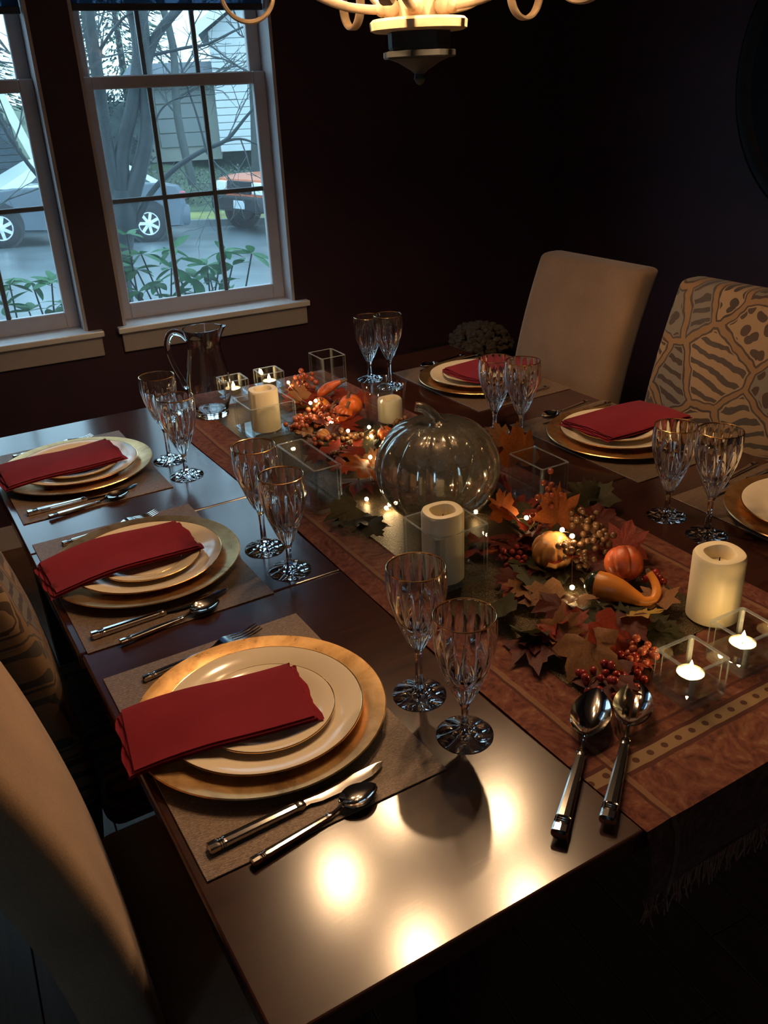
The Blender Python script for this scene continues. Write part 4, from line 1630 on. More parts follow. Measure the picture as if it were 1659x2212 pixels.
GOB = [(0.551, 0.882, 1, 'taller gold-rimmed cut crystal goblet at the nearest left place, behind the nearest goblet'),
       (0.555, 0.773, 0, 'shorter gold-rimmed cut crystal goblet nearest the camera'),
       (0.548, 1.440, 1, 'taller cut crystal goblet at the middle left place beside the empty glass trough'),
       (0.552, 1.331, 0, 'shorter cut crystal goblet at the middle left place'),
       (0.541, 2.007, 1, 'taller cut crystal goblet at the far left place, below the window'),
       (0.544, 1.889, 0, 'shorter cut crystal goblet at the far left place, before the pitcher'),
       (1.284, 2.172, 1, 'taller cut crystal goblet of the far pair against the dark wall'),
       (1.274, 2.275, 0, 'shorter cut crystal goblet of the far pair against the dark wall'),
       (1.290, 1.562, 1, 'taller cut crystal goblet behind the mercury glass pumpkin, right one of the pair'),
       (1.300, 1.679, 0, 'shorter cut crystal goblet behind the mercury glass pumpkin, left one of the pair'),
       (1.286, 0.985, 1, 'taller cut crystal goblet behind the standing ivory candle'),
       (1.288, 1.089, 0, 'shorter cut crystal goblet in front of the print chair')]
for x, y, tall, lab in GOB:
    if tall:
        place('tall', lambda: p_goblet('water_goblet', 0.218, 0.085), (x, y, TZ + 0.0003), random.random(), lab, 'goblet', 'cut crystal goblets')
    else:
        place('short', lambda: p_goblet('wine_goblet', 0.196, 0.058), (x, y, TZ + 0.0003), random.random(), lab, 'goblet', 'cut crystal goblets')

# serving spoons on the near end of the runner
sv = p_spoon('serving_spoon', 0.155, 0.270, 0.053, 0.013, (0.021, 0.011))
sv.location = (0.535, 0.556, TZ + 0.006)
sv.rotation_euler = (math.radians(0), math.radians(-2.2), math.radians(37.5))
tag(sv, 'large silver serving spoon with a plain bowl', 'spoon')
sv = p_spoon('slotted_serving_spoon', 0.155, 0.264, 0.053, 0.013, (0.021, 0.011), slots=((5, 8, 19), (8, 6, 21), (11, 8, 19)))
sv.location = (0.597, 0.541, TZ + 0.006)
sv.rotation_euler = (0, math.radians(-2.2), math.radians(37.0))
tag(sv, 'large silver serving spoon with a slotted bowl', 'spoon')

# ================================================================== GLASS, CANDLES
def rrect(x0, x1, y0, y1, r, z, k=3):
    pts = []
    for cx, cy, a0 in ((x1 - r, y0 + r, -90), (x1 - r, y1 - r, 0), (x0 + r, y1 - r, 90), (x0 + r, y0 + r, 180)):
        for i in range(k + 1):
            a = math.radians(a0 + 90 * i / k)
            pts.append((cx + r * math.cos(a), cy + r * math.sin(a), z))
    return pts


def glass_box(name, label, cat, cx, cy, sx, sy, h, wall=0.005, base=0.012, group=None, rz=0.0, flare=0.0):
    t = thing(name, label, cat, (cx, cy, RZ), rz, group)
    hx, hy = sx / 2, sy / 2
    r = 0.006
    f = flare
    bm_ = bmesh.new()
    secs = [rrect(-hx, hx, -hy, hy, r, base + 0.0004),
            rrect(-hx - f, hx + f, -hy - f, hy + f, r, h - 0.001), rrect(-hx + 0.001 - f, hx - 0.001 + f, -hy + 0.001 - f, hy - 0.001 + f, r - 0.0005, h),
            rrect(-hx + wall - 0.001, hx - wall + 0.001, -hy + wall - 0.001, hy - wall + 0.001, r - 0.002, h),
            rrect(-hx + wall, hx - wall, -hy + wall, hy - wall, r - 0.002, h - 0.001),
            rrect(-hx + wall, hx - wall, -hy + wall, hy - wall, r - 0.002, base + 0.0004)]
    rs = loft(bm_, secs, cap=False)
    n = len(rs[0])
    for j in range(n):
        k = (j + 1) % n
        bm_.faces.new((rs[-1][j], rs[-1][k], rs[0][k], rs[0][j]))
    fix(bm_)
    for fc in bm_.faces:
        if fc.calc_center_median().z > h - 0.0012 and abs(fc.normal.z) > 0.3:
            fc.material_index = 1
        elif abs(fc.normal.x) > 0.2 and abs(fc.normal.y) > 0.2:
            fc.material_index = 2
    o = link_mesh('walls', bm_, M['thin'], t, 35)
    o.data.materials.append(M['edge'])
    o.data.materials.append(M['corner'])
    bm_ = bmesh.new()
    loft(bm_, [rrect(-hx + 0.003, hx - 0.003, -hy + 0.003, hy - 0.003, r - 0.002, 0.0), rrect(-hx, hx, -hy, hy, r, 0.003),
               rrect(-hx, hx, -hy, hy, r, base - 0.0005), rrect(-hx + 0.0008, hx - 0.0008, -hy + 0.0008, hy - 0.0008, r - 0.0005, base)])
    fix(bm_)
    for fc in bm_.faces:
        if abs(fc.normal.z) < 0.5:
            fc.material_index = 1
    o = link_mesh('thick_base', bm_, M['thin'], t, 35)
    o.data.materials.append(M['corner'])
    return t


def pillar(label, cx, cy, r, h, z0=None):
    t = thing('pillar_candle', label, 'candle', (cx, cy, RZ if z0 is None else z0), 0, 'ivory pillar candles')
    bm_ = bmesh.new()
    wob = lambda a, i, rr, z: (rr, z + (0.0012 * math.sin(3 * a) if i in (4, 5, 6) else 0))
    lathe(bm_, [(0, 0), (r - 0.002, 0), (r, 0.002), (r, h - 0.006), (r - 0.0025, h - 0.001), (r - 0.006, h), (r * 0.62, h - 0.001), (r * 0.55, h - 0.006), (r * 0.50, h - 0.022), (0, h - 0.024)], 56, wob)
    fix(bm_)
    link_mesh('wax_body', bm_, M['wax'], t, 32)
    bm_ = bmesh.new()
    tube(bm_, [(0, 0, h - 0.0245), (0.0003, 0, h - 0.016), (0.001, 0.0004, h - 0.010)], [0.0016, 0.0012, 0.0008], 6)
    link_mesh('wick', bm_, M['blackmetal'], t)
    return t


def tealight(label, cx, cy, z):
    t = thing('tealight', label, 'tealight', (cx, cy, z), 0, 'lit tealights')
    bm_ = bmesh.new()
    lathe(bm_, [(0, 0), (0.0190, 0), (0.0200, 0.002), (0.0200, 0.0145), (0.0196, 0.0145), (0.0194, 0.0025), (0, 0.0022)], 40)
    fix(bm_)
    link_mesh('cup', bm_, M['tealight_cup'], t)
    bm_ = bmesh.new()
    lathe(bm_, [(0, 0.0025), (0.0192, 0.0027), (0.0192, 0.0125), (0.017, 0.0118), (0, 0.0110)], 40)
    fix(bm_)
    link_mesh('wax', bm_, M['tealight_wax'], t)
    bm_ = bmesh.new()
    tube(bm_, [(0, 0, 0.0108), (0.0003, 0, 0.0165)], 0.0007, 6)
    link_mesh('wick', bm_, M['blackmetal'], t)
    bm_ = bmesh.new()
    lathe(bm_, [(0, 0.0150), (0.0028, 0.0170), (0.0040, 0.0205), (0.0034, 0.0250), (0.0017, 0.0300), (0, 0.0350)], 16)
    fix(bm_)
    link_mesh('flame', bm_, M['flame'], t)
    return t


glass_box('glass_trough', 'empty clear glass trough vase left of the mercury glass pumpkin', 'vase', 0.7245, 1.586, 0.064, 0.186, 0.104, flare=0.001)
glass_box('glass_vase', 'clear square glass vase holding the pillar candle before the pumpkin', 'vase', 0.776, 1.140, 0.112, 0.112, 0.112)
pillar('ivory pillar candle in the square glass vase before the pumpkin', 0.7585, 1.122, 0.0375, 0.133, RZ + 0.0125)
glass_box('glass_vase', 'clear square glass vase holding the candle near the pitcher', 'vase', 0.818, 2.035, 0.128, 0.122, 0.088)
pillar('ivory pillar candle in the glass vase near the pitcher', 0.812, 2.020, 0.0385, 0.110, RZ + 0.0125)
glass_box('glass_vase', 'tall clear rectangular glass vase behind the orange pumpkins', 'vase', 1.112, 2.240, 0.080, 0.092, 0.112)
glass_box('glass_vase', 'clear glass vase right of the mercury glass pumpkin', 'vase', 1.115, 1.290, 0.074, 0.112, 0.098)
pillar('ivory pillar candle standing free at the right edge of the runner', 1.061, 0.782, 0.0415, 0.118)
bm = bmesh.new()
lathe(bm, [(0, 0), (0.046, 0), (0.048, 0.002), (0.0585, 0.117), (0.0583, 0.1185), (0.0562, 0.1185), (0.0556, 0.117), (0.0458, 0.012), (0.044, 0.010), (0, 0.010)], 64)
fix(bm)
o = link_mesh('hurricane_glass', bm, M['thin'], None, 35)
o.location = (1.097, 1.888, RZ)
tag(o, 'round clear hurricane glass with a small candle beside the orange pumpkins', 'vase')
pillar('small ivory pillar candle inside the round hurricane glass', 1.108, 1.880, 0.0325, 0.062, RZ + 0.0105)

for cx, cy, lab, tl in ((0.873, 0.664, 'square glass tealight holder beside the slotted serving spoon', 'lit tealight in the holder beside the slotted serving spoon'),
                        (0.994, 0.672, 'square glass tealight holder at the right edge of the photo', 'lit tealight at the right edge of the photo'),
                        (0.850, 2.337, 'square glass tealight holder beside the glass pitcher', 'lit tealight in the holder beside the glass pitcher'),
                        (0.965, 2.340, 'square glass tealight holder at the far end of the runner', 'lit tealight at the far end of the runner')):
    glass_box('tealight_holder', lab, 'candle holder', cx, cy, 0.074, 0.074, 0.066, 0.007, 0.020, 'square tealight holders', math.radians(-2))
    tealight(tl, cx, cy, RZ + 0.0203)

# pitcher
pt = thing('glass_pitcher', 'clear glass pitcher with a looped handle below the window', 'pitcher', (0.748, 2.250, RZ - 0.0005), math.atan2(-0.513, 0.857))
po = [(0, 0), (0.043, 0.0), (0.0455, 0.003), (0.0450, 0.012), (0.0500, 0.030), (0.0590, 0.058), (0.0615, 0.082), (0.0595, 0.112), (0.0530, 0.148), (0.0455, 0.182), (0.0435, 0.205), (0.0465, 0.226), (0.0520, 0.243), (0.0525, 0.2455)]
pi_ = [(0.0500, 0.2455), (0.0440, 0.226), (0.0408, 0.205), (0.0428, 0.182), (0.0502, 0.148), (0.0565, 0.112), (0.0585, 0.082), (0.0560, 0.058), (0.0470, 0.032), (0.0400, 0.018), (0, 0.015)]


def spout(a, i, r, z):
    if z > 0.19 and r > 0.01:
        k = max(0.0, math.cos(a)) ** 10 * ((z - 0.19) / 0.055) ** 1.5
        return r + 0.013 * k, z + 0.004 * k
    return r, z


bm = bmesh.new()
lathe(bm, po + pi_, 72, spout)
fix(bm)
link_mesh('body', bm, M['glass'], pt, 40)
bm = bmesh.new()
hp = spline([(-0.0455, 0, 0.214), (-0.060, 0, 0.232), (-0.082, 0, 0.236), (-0.097, 0, 0.214), (-0.0985, 0, 0.180), (-0.089, 0, 0.142), (-0.074, 0, 0.108), (-0.0655, 0, 0.088), (-0.0635, 0, 0.078)], 5)
tube(bm, hp, lerps([0.0060, 0.0085, 0.0095, 0.0090, 0.0085, 0.0080, 0.0078, 0.0085, 0.0050], len(hp)), 12)
link_mesh('handle', bm, M['glass'], pt, 60)

# mercury glass pumpkin
mp = thing('glass_pumpkin', 'large silvery mercury glass pumpkin in the middle of the table', 'pumpkin', (0.909, 1.361, RZ))


def ribs(n, depth):
    def f(a, i, r, z):
        c = abs(math.cos(a * n / 2))
        return r * (1 - depth * (1 - c) ** 2.2), z
    return f


prof = [(0, 0.004), (0.030, 0.001), (0.060, 0.004), (0.092, 0.022), (0.115, 0.052), (0.1270, 0.088), (0.1275, 0.118), (0.117, 0.152), (0.096, 0.180), (0.068, 0.1965), (0.040, 0.2015), (0.020, 0.1985), (0.013, 0.1985), (0, 0.1985)]
sp = spline([(r, z, 0) for r, z in prof[:-2]], 3)
bm = bmesh.new()
lathe(bm, [(max(0, p.x), p.y) for p in sp] + [(0, 0.1985)], 144, ribs(12, 0.06))
fix(bm)
link_mesh('body', bm, M['mercury'], mp, 60)
bm = bmesh.new()
st = spline([(0, 0, 0.196), (-0.002, 0.002, 0.205), (-0.010, 0.006, 0.220), (-0.022, 0.014, 0.232), (-0.036, 0.022, 0.236)], 6)
tube(bm, st, lerps([0.024, 0.0135, 0.0115, 0.0105, 0.0098], len(st)), 14)
link_mesh('stem', bm, M['mercury'], mp, 50)


# ================================================================== GARLANDS
def maple_mesh(seed, mat):
    rg_ = random.Random(seed)
    half = [(0, 1.0), (7, 0.78), (13, 0.82), (21, 0.58), (30, 0.72), (38, 0.93), (46, 0.72), (56, 0.70), (66, 0.50), (82, 0.62), (98, 0.74), (112, 0.56), (132, 0.46), (155, 0.32), (176, 0.14)]
    pts = half + [(-a, r) for a, r in reversed(half[1:])]
    bm_ = bmesh.new()
    c = bm_.verts.new((0, 0, 0))
    mid, out = [], []
    bend = rg_.uniform(0.10, 0.35) * rg_.choice((1, 1, -1))
    fold = rg_.uniform(0.10, 0.35)
    for a, r in pts:
        a = math.radians(a + rg_.gauss(0, 1.5))
        r *= 0.62 * (1 + rg_.gauss(0, 0.04))
        for lst, k in ((mid, 0.5), (out, 1.0)):
            x, y = r * k * math.cos(a), r * k * math.sin(a)
            z = -bend * x * x * 1.2 + fold * abs(y) * 0.8 - 0.35 * y * y + (rg_.gauss(0, 0.03) if k == 1 else 0.012)
            lst.append(bm_.verts.new((x, y, z)))
    n = len(pts)
    for i in range(n):
        j = (i + 1) % n
        bm_.faces.new((c, mid[i], mid[j]))
        bm_.faces.new((mid[i], out[i], out[j], mid[j]))
    me = bpy.data.meshes.new('maple_leaf')
    bm_.to_mesh(me)
    bm_.free()
    me.polygons.foreach_set('use_smooth', [True] * len(me.polygons))
    me.materials.append(mat)
    return me


LEAF_CACHE = {}
OBST = [(0.690, 0.760, 1.490, 1.682, 0.87), (0.718, 0.834, 1.082, 1.198, 0.88), (0.752, 0.884, 1.972, 2.098, 0.86), (1.070, 1.154, 2.192, 2.288, 0.88),
        (1.076, 1.154, 1.232, 1.348, 0.87), (1.018, 1.104, 0.740, 0.825, 0.89), (1.040, 1.155, 1.830, 1.946, 0.89), (0.834, 0.912, 0.625, 0.703, 0.84),
        (0.955, 1.033, 0.633, 0.711, 0.84), (0.812, 0.888, 2.298, 2.376, 0.84), (0.926, 1.004, 2.300, 2.380, 0.84),
        (0.790, 1.028, 1.300, 1.422, 0.97), (0.848, 0.970, 1.242, 1.480, 0.97), (0.815, 1.003, 1.267, 1.455, 0.97)]


def blocked(p):
    return any(a < p.x < b and c < p.y < d and p.z < e for a, b, c, d, e in OBST)




def maple(garland, x, y, z, size, matname, az, tilt, rg_, fill=False):
    key = (matname, rg_.randint(0, 3))
    if key not in LEAF_CACHE:
        LEAF_CACHE[key] = maple_mesh(hash(key[1] * 7 + len(matname)) % 1000, M[matname])
    o = bpy.data.objects.new('maple_leaf', LEAF_CACHE[key])
    COL.objects.link(o)
    o.parent = garland
    a = math.radians(az + rg_.gauss(0, 12))
    t = math.radians(tilt)
    d = Vector((math.cos(a) * math.cos(t), math.sin(a) * math.cos(t), math.sin(t)))
    m = orient(d, (rg_.gauss(0, 0.25), rg_.gauss(0, 0.25) - 0.2 * math.sin(t), 1))
    pos = Vector((x, y, z))
    rel = [(m @ Matrix.Scale(size * 1.22, 4)) @ v.co for v in o.data.vertices]
    pos.z = max(pos.z, RZ + 0.0012 - min(v.z for v in rel))
    for step in range(14):
        hit = [pos + v for v in rel if blocked(pos + v)]
        if not hit:
            break
        h = sum(hit, Vector()) / len(hit)
        away = (pos - h)
        away.z = 0
        if away.length < 1e-4:
            away = Vector((0.5, 1, 0))
        pos += away.normalized() * 0.008
    else:
        if fill:
            bpy.data.objects.remove(o)
            return None
    o.matrix_local = Matrix.Translation(pos - garland.location) @ m @ Matrix.Scale(size * 1.22, 4)
    return o


BERRY = {}
for nm in ('berry_rust', 'berry_brown', 'berry_red'):
    bm = newball((0, 0, 0), 1.0, 10, 7)
    me = bpy.data.meshes.new('berry')
    bm.to_mesh(me)
    bm.free()
    me.polygons.foreach_set('use_smooth', [True] * len(me.polygons))
    me.materials.append(M[nm])
    BERRY[nm] = me


def berry_cluster(garland, x, y, z, n, matname, r, spread, tall, rg_):
    z = max(z, RZ + tall + r)
    c = Vector((x, y, z)) - garland.location
    pts = []
    tries = 0
    while len(pts) < n and tries < 3000:
        tries += 1
        p = Vector((rg_.gauss(0, spread * 0.62), rg_.gauss(0, spread * 0.62), rg_.gauss(0, tall * 0.75)))
        if (c + p).z + garland.location.z < RZ + r + 0.001 or blocked(c + p + garland.location):
            continue
        if all((p - q).length > r * 1.85 for q in pts):
            pts.append(p)
    bm_ = bmesh.new()
    foot = Vector((x + rg_.gauss(0, 0.015), y + 0.03 + rg_.gauss(0, 0.015), RZ + 0.004)) - garland.location
    tube(bm_, spline([foot, foot.lerp(c, 0.5) + Vector((0, 0, 0.008)), c], 4), 0.0011, 5)
    for p in pts:
        tube(bm_, [c, c + p * 0.9], 0.0005, 3)
    cl = link_mesh('berry_spray', bm_, M['stem'], garland, 60)
    for p in pts:
        b = bpy.data.objects.new('berry', BERRY[matname])
        COL.objects.link(b)
        b.parent = cl
        s = r * rg_.uniform(0.88, 1.12)
        b.matrix_local = Matrix.Translation(c + p) @ Matrix.Scale(s, 4)


def mini_pumpkin(label, x, y, z, r, mat, seed, squash=0.85, n=9, lean=(0, 0), cat='pumpkin', stem=True, group=None):
    rg_ = random.Random(seed)
    z = max(z, RZ + r * squash + 0.001)
    t = thing('mini_pumpkin', label, cat, (x, y, z), 0, group)
    t.rotation_euler = (lean[0], lean[1], rg_.random() * 6)
    pr = [(0, -0.92)] + [(math.sin(PI * (k / 12)), -math.cos(PI * (k / 12))) for k in range(1, 12)] + [(0, 0.82)]
    pr = [(pr_[0] * r, pr_[1] * r * squash * (1 - 0.12 * math.exp(-(pr_[0] / 0.4) ** 2))) for pr_ in pr]
    bm_ = bmesh.new()
    lathe(bm_, pr, 72, ribs(n, 0.15))
    fix(bm_)
    link_mesh('body', bm_, M[mat], t, 70)
    if stem:
        bm_ = bmesh.new()
        s0 = r * squash * 0.70
        tube(bm_, spline([(0, 0, s0), (0.05 * r, 0, s0 + 0.3 * r), (0.3 * r, 0.1 * r, s0 + 0.6 * r)], 4), lerps([0.24 * r, 0.13 * r, 0.16 * r], 9), 7)
        link_mesh('stem', bm_, M['stem'], t, 60)
    return t


# x, y, z in metres with size, colour, shape, heading and tilt
LEAVES = [
    (1.117, 1.358, 0.845, 0.105, 'leaf_orange', 'maple', 60, 70),
    (0.869, 1.593, 0.800, 0.1, 'leaf_orange', 'maple', 200, 25),
    (0.900, 1.691, 0.800, 0.085, 'leaf_red', 'maple', 120, 20),
    (0.960, 1.211, 0.810, 0.07, 'leaf_orange', 'maple', 80, 60),
    (1.023, 1.121, 0.820, 0.085, 'leaf_orange', 'maple', 70, 55),
    (1.061, 0.987, 0.800, 0.085, 'leaf_red', 'maple', 20, 40),
    (1.094, 1.019, 0.790, 0.07, 'leaf_red', 'maple', 300, 30),
    (1.182, 1.181, 0.790, 0.085, 'leaf_olive', 'maple', 50, 30),
    (1.152, 1.190, 0.800, 0.07, 'leaf_olive', 'maple', 100, 40),
    (0.923, 0.820, 0.795, 0.07, 'leaf_yellow', 'maple', 310, 20),
    (0.788, 0.788, 0.800, 0.095, 'leaf_tan', 'maple', 225, -30),
    (0.762, 0.868, 0.775, 0.1, 'leaf_dark', 'maple', 230, 5),
    (0.850, 0.992, 0.785, 0.075, 'leaf_tan', 'maple', 190, 15),
    (0.899, 0.924, 0.785, 0.06, 'leaf_tan', 'maple', 240, 20),
    (1.008, 0.831, 0.785, 0.075, 'leaf_tan', 'maple', 0, 10),
    (0.859, 0.919, 0.775, 0.085, 'leaf_dark', 'maple', 200, 5),
    (0.831, 0.798, 0.790, 0.09, 'leaf_red', 'maple', 270, -35),
    (0.865, 0.942, 0.770, 0.09, 'leaf_tan', 'maple', 160, 5),
    (0.918, 1.121, 0.790, 0.08, 'leaf_dark', 'maple', 160, 20),
    (0.921, 1.131, 0.775, 0.075, 'leaf_orange', 'maple', 180, 5),
    (1.036, 1.316, 0.800, 0.08, 'leaf_red', 'maple', 100, 65),
    (0.973, 1.176, 0.800, 0.085, 'leaf_red', 'maple', 140, 50),
    (0.976, 1.138, 0.785, 0.08, 'leaf_dark', 'maple', 200, 30),
    (1.096, 1.370, 0.830, 0.08, 'leaf_red', 'maple', 140, 60),
    (1.172, 1.484, 0.830, 0.07, 'leaf_tan', 'maple', 80, 50),
    (0.941, 0.879, 0.775, 0.08, 'leaf_olive', 'maple', 270, 10),
    (0.871, 0.903, 0.770, 0.09, 'leaf_olive', 'maple', 250, 5),
    (0.944, 0.819, 0.770, 0.085, 'leaf_olive', 'maple', 320, 5),  # dark leaf stands in for the shade under the yellow leaf
    (1.109, 1.103, 0.790, 0.085, 'leaf_dark', 'maple', 45, 25),
    (0.955, 1.021, 0.775, 0.09, 'leaf_olive', 'maple', 180, 10),
    (1.007, 1.005, 0.780, 0.08, 'leaf_dark', 'maple', 0, 20),
    (0.784, 0.742, 0.775, 0.085, 'leaf_dark', 'maple', 250, 0),
    (0.839, 0.737, 0.780, 0.07, 'leaf_red', 'maple', 300, 15),
    (0.924, 0.781, 0.772, 0.075, 'leaf_olive', 'maple', 330, 5),  # another dark leaf standing in for that shade
    (0.807, 0.887, 0.775, 0.07, 'leaf_red', 'maple', 220, 25),
    (0.914, 1.050, 0.775, 0.085, 'leaf_olive', 'maple', 170, 10),
    (0.944, 2.065, 0.810, 0.085, 'leaf_tan', 'maple', 190, 50),
    (0.899, 2.007, 0.790, 0.08, 'leaf_tan', 'maple', 200, 20),
    (0.956, 2.080, 0.790, 0.07, 'leaf_yellow', 'maple', 250, 25),
    (0.957, 2.104, 0.830, 0.07, 'leaf_orange', 'maple', 120, 60),
    (0.855, 1.986, 0.780, 0.07, 'leaf_tan', 'maple', 180, 15),
    (0.876, 1.916, 0.790, 0.07, 'leaf_tan', 'maple', 230, 20),
    (0.876, 1.867, 0.780, 0.075, 'leaf_dark', 'maple', 220, 5),
    (0.877, 1.843, 0.775, 0.085, 'leaf_dark', 'maple', 210, 5),
    (0.899, 1.810, 0.780, 0.085, 'leaf_olive', 'maple', 230, 10),
    (0.892, 1.737, 0.775, 0.085, 'leaf_dark', 'maple', 200, 5),
    (0.961, 1.827, 0.785, 0.075, 'leaf_olive', 'maple', 330, 15),
    (0.958, 1.750, 0.785, 0.07, 'leaf_olive', 'maple', 340, 20),
    (0.947, 1.900, 0.785, 0.07, 'leaf_orange', 'maple', 300, 15),
    (0.844, 1.585, 0.775, 0.09, 'leaf_dark', 'maple', 230, 5),
    (0.860, 1.677, 0.785, 0.08, 'leaf_red', 'maple', 200, 10),
    (0.896, 1.579, 0.775, 0.085, 'leaf_red', 'maple', 280, 5),
    (0.942, 1.940, 0.800, 0.07, 'leaf_dark', 'maple', 150, 25),
    (1.062, 2.073, 0.810, 0.07, 'leaf_red', 'maple', 60, 40),
    (1.113, 2.045, 0.800, 0.07, 'leaf_red', 'maple', 20, 20),
    (0.959, 1.820, 0.800, 0.06, 'leaf_tan', 'maple', 260, 15),
    (0.838, 1.768, 0.772, 0.07, 'leaf_dark', 'maple', 190, 0),
    (0.995, 2.217, 0.800, 0.07, 'leaf_tan', 'maple', 160, 55),
    (1.052, 1.361, 0.790, 0.07, 'leaf_dark', 'maple', 190, 10),
    (1.043, 1.309, 0.785, 0.08, 'leaf_red', 'maple', 340, 20),
    (0.916, 1.643, 0.800, 0.06, 'leaf_orange', 'maple', 30, 45),
    (0.735, 1.480, 0.772, 0.085, 'leaf_olive', 'maple', 200, 0),  # flat olive leaves here stand in for leaf shadows on the runner
    (0.774, 1.412, 0.772, 0.09, 'leaf_olive', 'maple', 250, 0),
    (0.789, 1.362, 0.772, 0.07, 'leaf_olive', 'maple', 280, 0),
    (0.875, 1.053, 0.772, 0.08, 'leaf_dark', 'maple', 200, 5),
]
BERRIES = [
    (1.027, 1.154, 0.845, 22, 'berry_rust', 0.0062, 0.017, 0.028),
    (1.016, 1.157, 0.810, 12, 'berry_rust', 0.006, 0.014, 0.01),
    (1.040, 1.067, 0.830, 16, 'berry_brown', 0.0066, 0.016, 0.012),
    (1.032, 1.017, 0.815, 22, 'berry_brown', 0.0068, 0.02, 0.018),
    (0.951, 1.011, 0.830, 16, 'berry_brown', 0.006, 0.02, 0.008),
    (0.892, 1.086, 0.785, 18, 'berry_red', 0.006, 0.018, 0.012),
    (0.861, 0.748, 0.790, 18, 'berry_rust', 0.0062, 0.018, 0.01),
    (0.775, 0.747, 0.782, 26, 'berry_red', 0.0066, 0.024, 0.01),
    (0.821, 0.736, 0.780, 20, 'berry_red', 0.0064, 0.022, 0.01),
    (0.976, 1.004, 0.800, 12, 'berry_brown', 0.006, 0.016, 0.01),
    (0.993, 2.156, 0.835, 24, 'berry_rust', 0.0075, 0.026, 0.018),
    (0.930, 1.971, 0.800, 24, 'berry_rust', 0.0068, 0.026, 0.014),
    (0.881, 1.955, 0.790, 16, 'berry_rust', 0.0068, 0.022, 0.01),
    (0.950, 1.939, 0.820, 16, 'berry_rust', 0.0066, 0.018, 0.016),
    (0.931, 1.814, 0.790, 18, 'berry_brown', 0.0066, 0.022, 0.01),
    (0.895, 1.741, 0.785, 18, 'berry_brown', 0.0064, 0.022, 0.01),
    (0.975, 1.780, 0.790, 12, 'berry_brown', 0.0062, 0.018, 0.008),
    (0.882, 1.827, 0.785, 14, 'berry_rust', 0.0066, 0.02, 0.008),
    (0.869, 1.986, 0.790, 10, 'berry_rust', 0.0066, 0.016, 0.008),
    (1.075, 1.782, 0.800, 10, 'berry_brown', 0.0066, 0.014, 0.01),
    (1.040, 0.891, 0.790, 8, 'berry_red', 0.0066, 0.012, 0.008),
]
FAIRY = [
    (0.954, 2.176, 0.835, ),
    (0.930, 1.956, 0.845, ),
    (0.923, 1.975, 0.835, ),
    (0.928, 1.782, 0.815, ),
    (0.974, 1.749, 0.800, ),
    (0.989, 1.785, 0.810, ),
    (0.812, 1.493, 0.772, ),
    (0.824, 1.430, 0.772, ),
    (0.836, 1.436, 0.775, ),
    (0.850, 1.434, 0.775, ),
    (0.956, 1.293, 0.780, ),
    (0.996, 1.181, 0.800, ),
    (0.958, 1.037, 0.845, ),
    (0.950, 1.002, 0.850, ),
    (0.920, 0.963, 0.775, ),
    (0.958, 1.934, 0.785, ),
    (0.899, 1.624, 0.805, ),
]

rg = random.Random(77)
g_near = thing('autumn_garland', 'autumn leaf and berry garland before the mercury glass pumpkin', 'garland', (0.93, 1.03, RZ), 0)
g_far = thing('autumn_garland', 'autumn leaf and berry garland beyond the mercury glass pumpkin', 'garland', (0.95, 1.95, RZ), 0)
for g, pts in ((g_near, [(0.86, 0.72, RZ + 0.006), (0.92, 0.88, RZ + 0.008), (0.98, 1.05, RZ + 0.008), (1.00, 1.22, RZ + 0.008)]),
               (g_far, [(0.90, 1.62, RZ + 0.006), (0.94, 1.80, RZ + 0.008), (0.95, 1.98, RZ + 0.008), (1.00, 2.16, RZ + 0.008), (1.02, 2.25, RZ + 0.008)])):
    bm = bmesh.new()
    tube(bm, [p - g.location for p in spline(pts, 6)], 0.003, 6)
    link_mesh('vine', bm, M['stem'], g, 60)
for (x, y, z, size, mn, kind, az, tilt) in LEAVES:
    g = g_near if y < 1.33 else g_far
    if g is g_far and y > 1.6:
        size *= 0.78
        z = RZ + (z - RZ) * 0.75
        if mn == 'leaf_orange':
            mn = 'leaf_tan'
    maple(g, x, y, max(z, RZ + 0.006), size, mn, az, tilt, rg)
for k in range(46):
    lo, hi, g = ((0.80, 1.22, g_near), (1.56, 2.22, g_far))[k % 2]
    y = lo + (hi - lo) * rg.random()
    x = 0.955 + rg.gauss(0, 0.05)
    if g is g_near and y > 1.04 and x < 0.86:
        x += 0.10
    if g is g_near and 0.92 < x < 1.06 and 0.80 < y < 1.0:
        x -= 0.16
    maple(g, x, y, RZ + 0.006 + (0.022 if g is g_near else 0.012) * rg.random(), 0.06 + 0.03 * rg.random(), rg.choice(('leaf_dark', 'leaf_olive', 'leaf_dark', 'leaf_red', 'leaf_tan')), 360 * rg.random(), rg.gauss(12, 18), rg, True)
for (x, y, z, n, mn, r, spread, tall) in BERRIES:
    g = g_near if y < 1.33 else g_far
    berry_cluster(g, x, y, z, n, mn, r, spread, tall, rg)

mini_pumpkin('glossy orange mini pumpkin beside the hurricane glass, left of two', 1.002, 1.948, 0.796, 0.0300, 'pumpkin_orange', 1, 0.86, 10, (0.5, 0.2))
mini_pumpkin('bright orange mini pumpkin partly behind the hurricane glass', 1.050, 1.992, 0.799, 0.0330, 'pumpkin_orange', 2, 0.95, 8, (0.2, -0.2))
mini_pumpkin('small orange gourd body lying behind the orange pumpkins', 0.992, 2.055, 0.794, 0.0260, 'gourd_orange', 3, 0.9, 6, (0.8, 0.3), 'gourd', False)
mini_pumpkin('tiny orange pumpkin touching the left of the mercury glass pumpkin', 1.012, 1.745, 0.802, 0.0205, 'pumpkin_orange', 4, 0.92, 8, (-0.3, -0.2))
mini_pumpkin('tiny pale orange pumpkin half hidden by berries', 0.892, 1.853, 0.789, 0.0205, 'pumpkin_tan', 5, 0.9, 7, (0.9, 0.5))
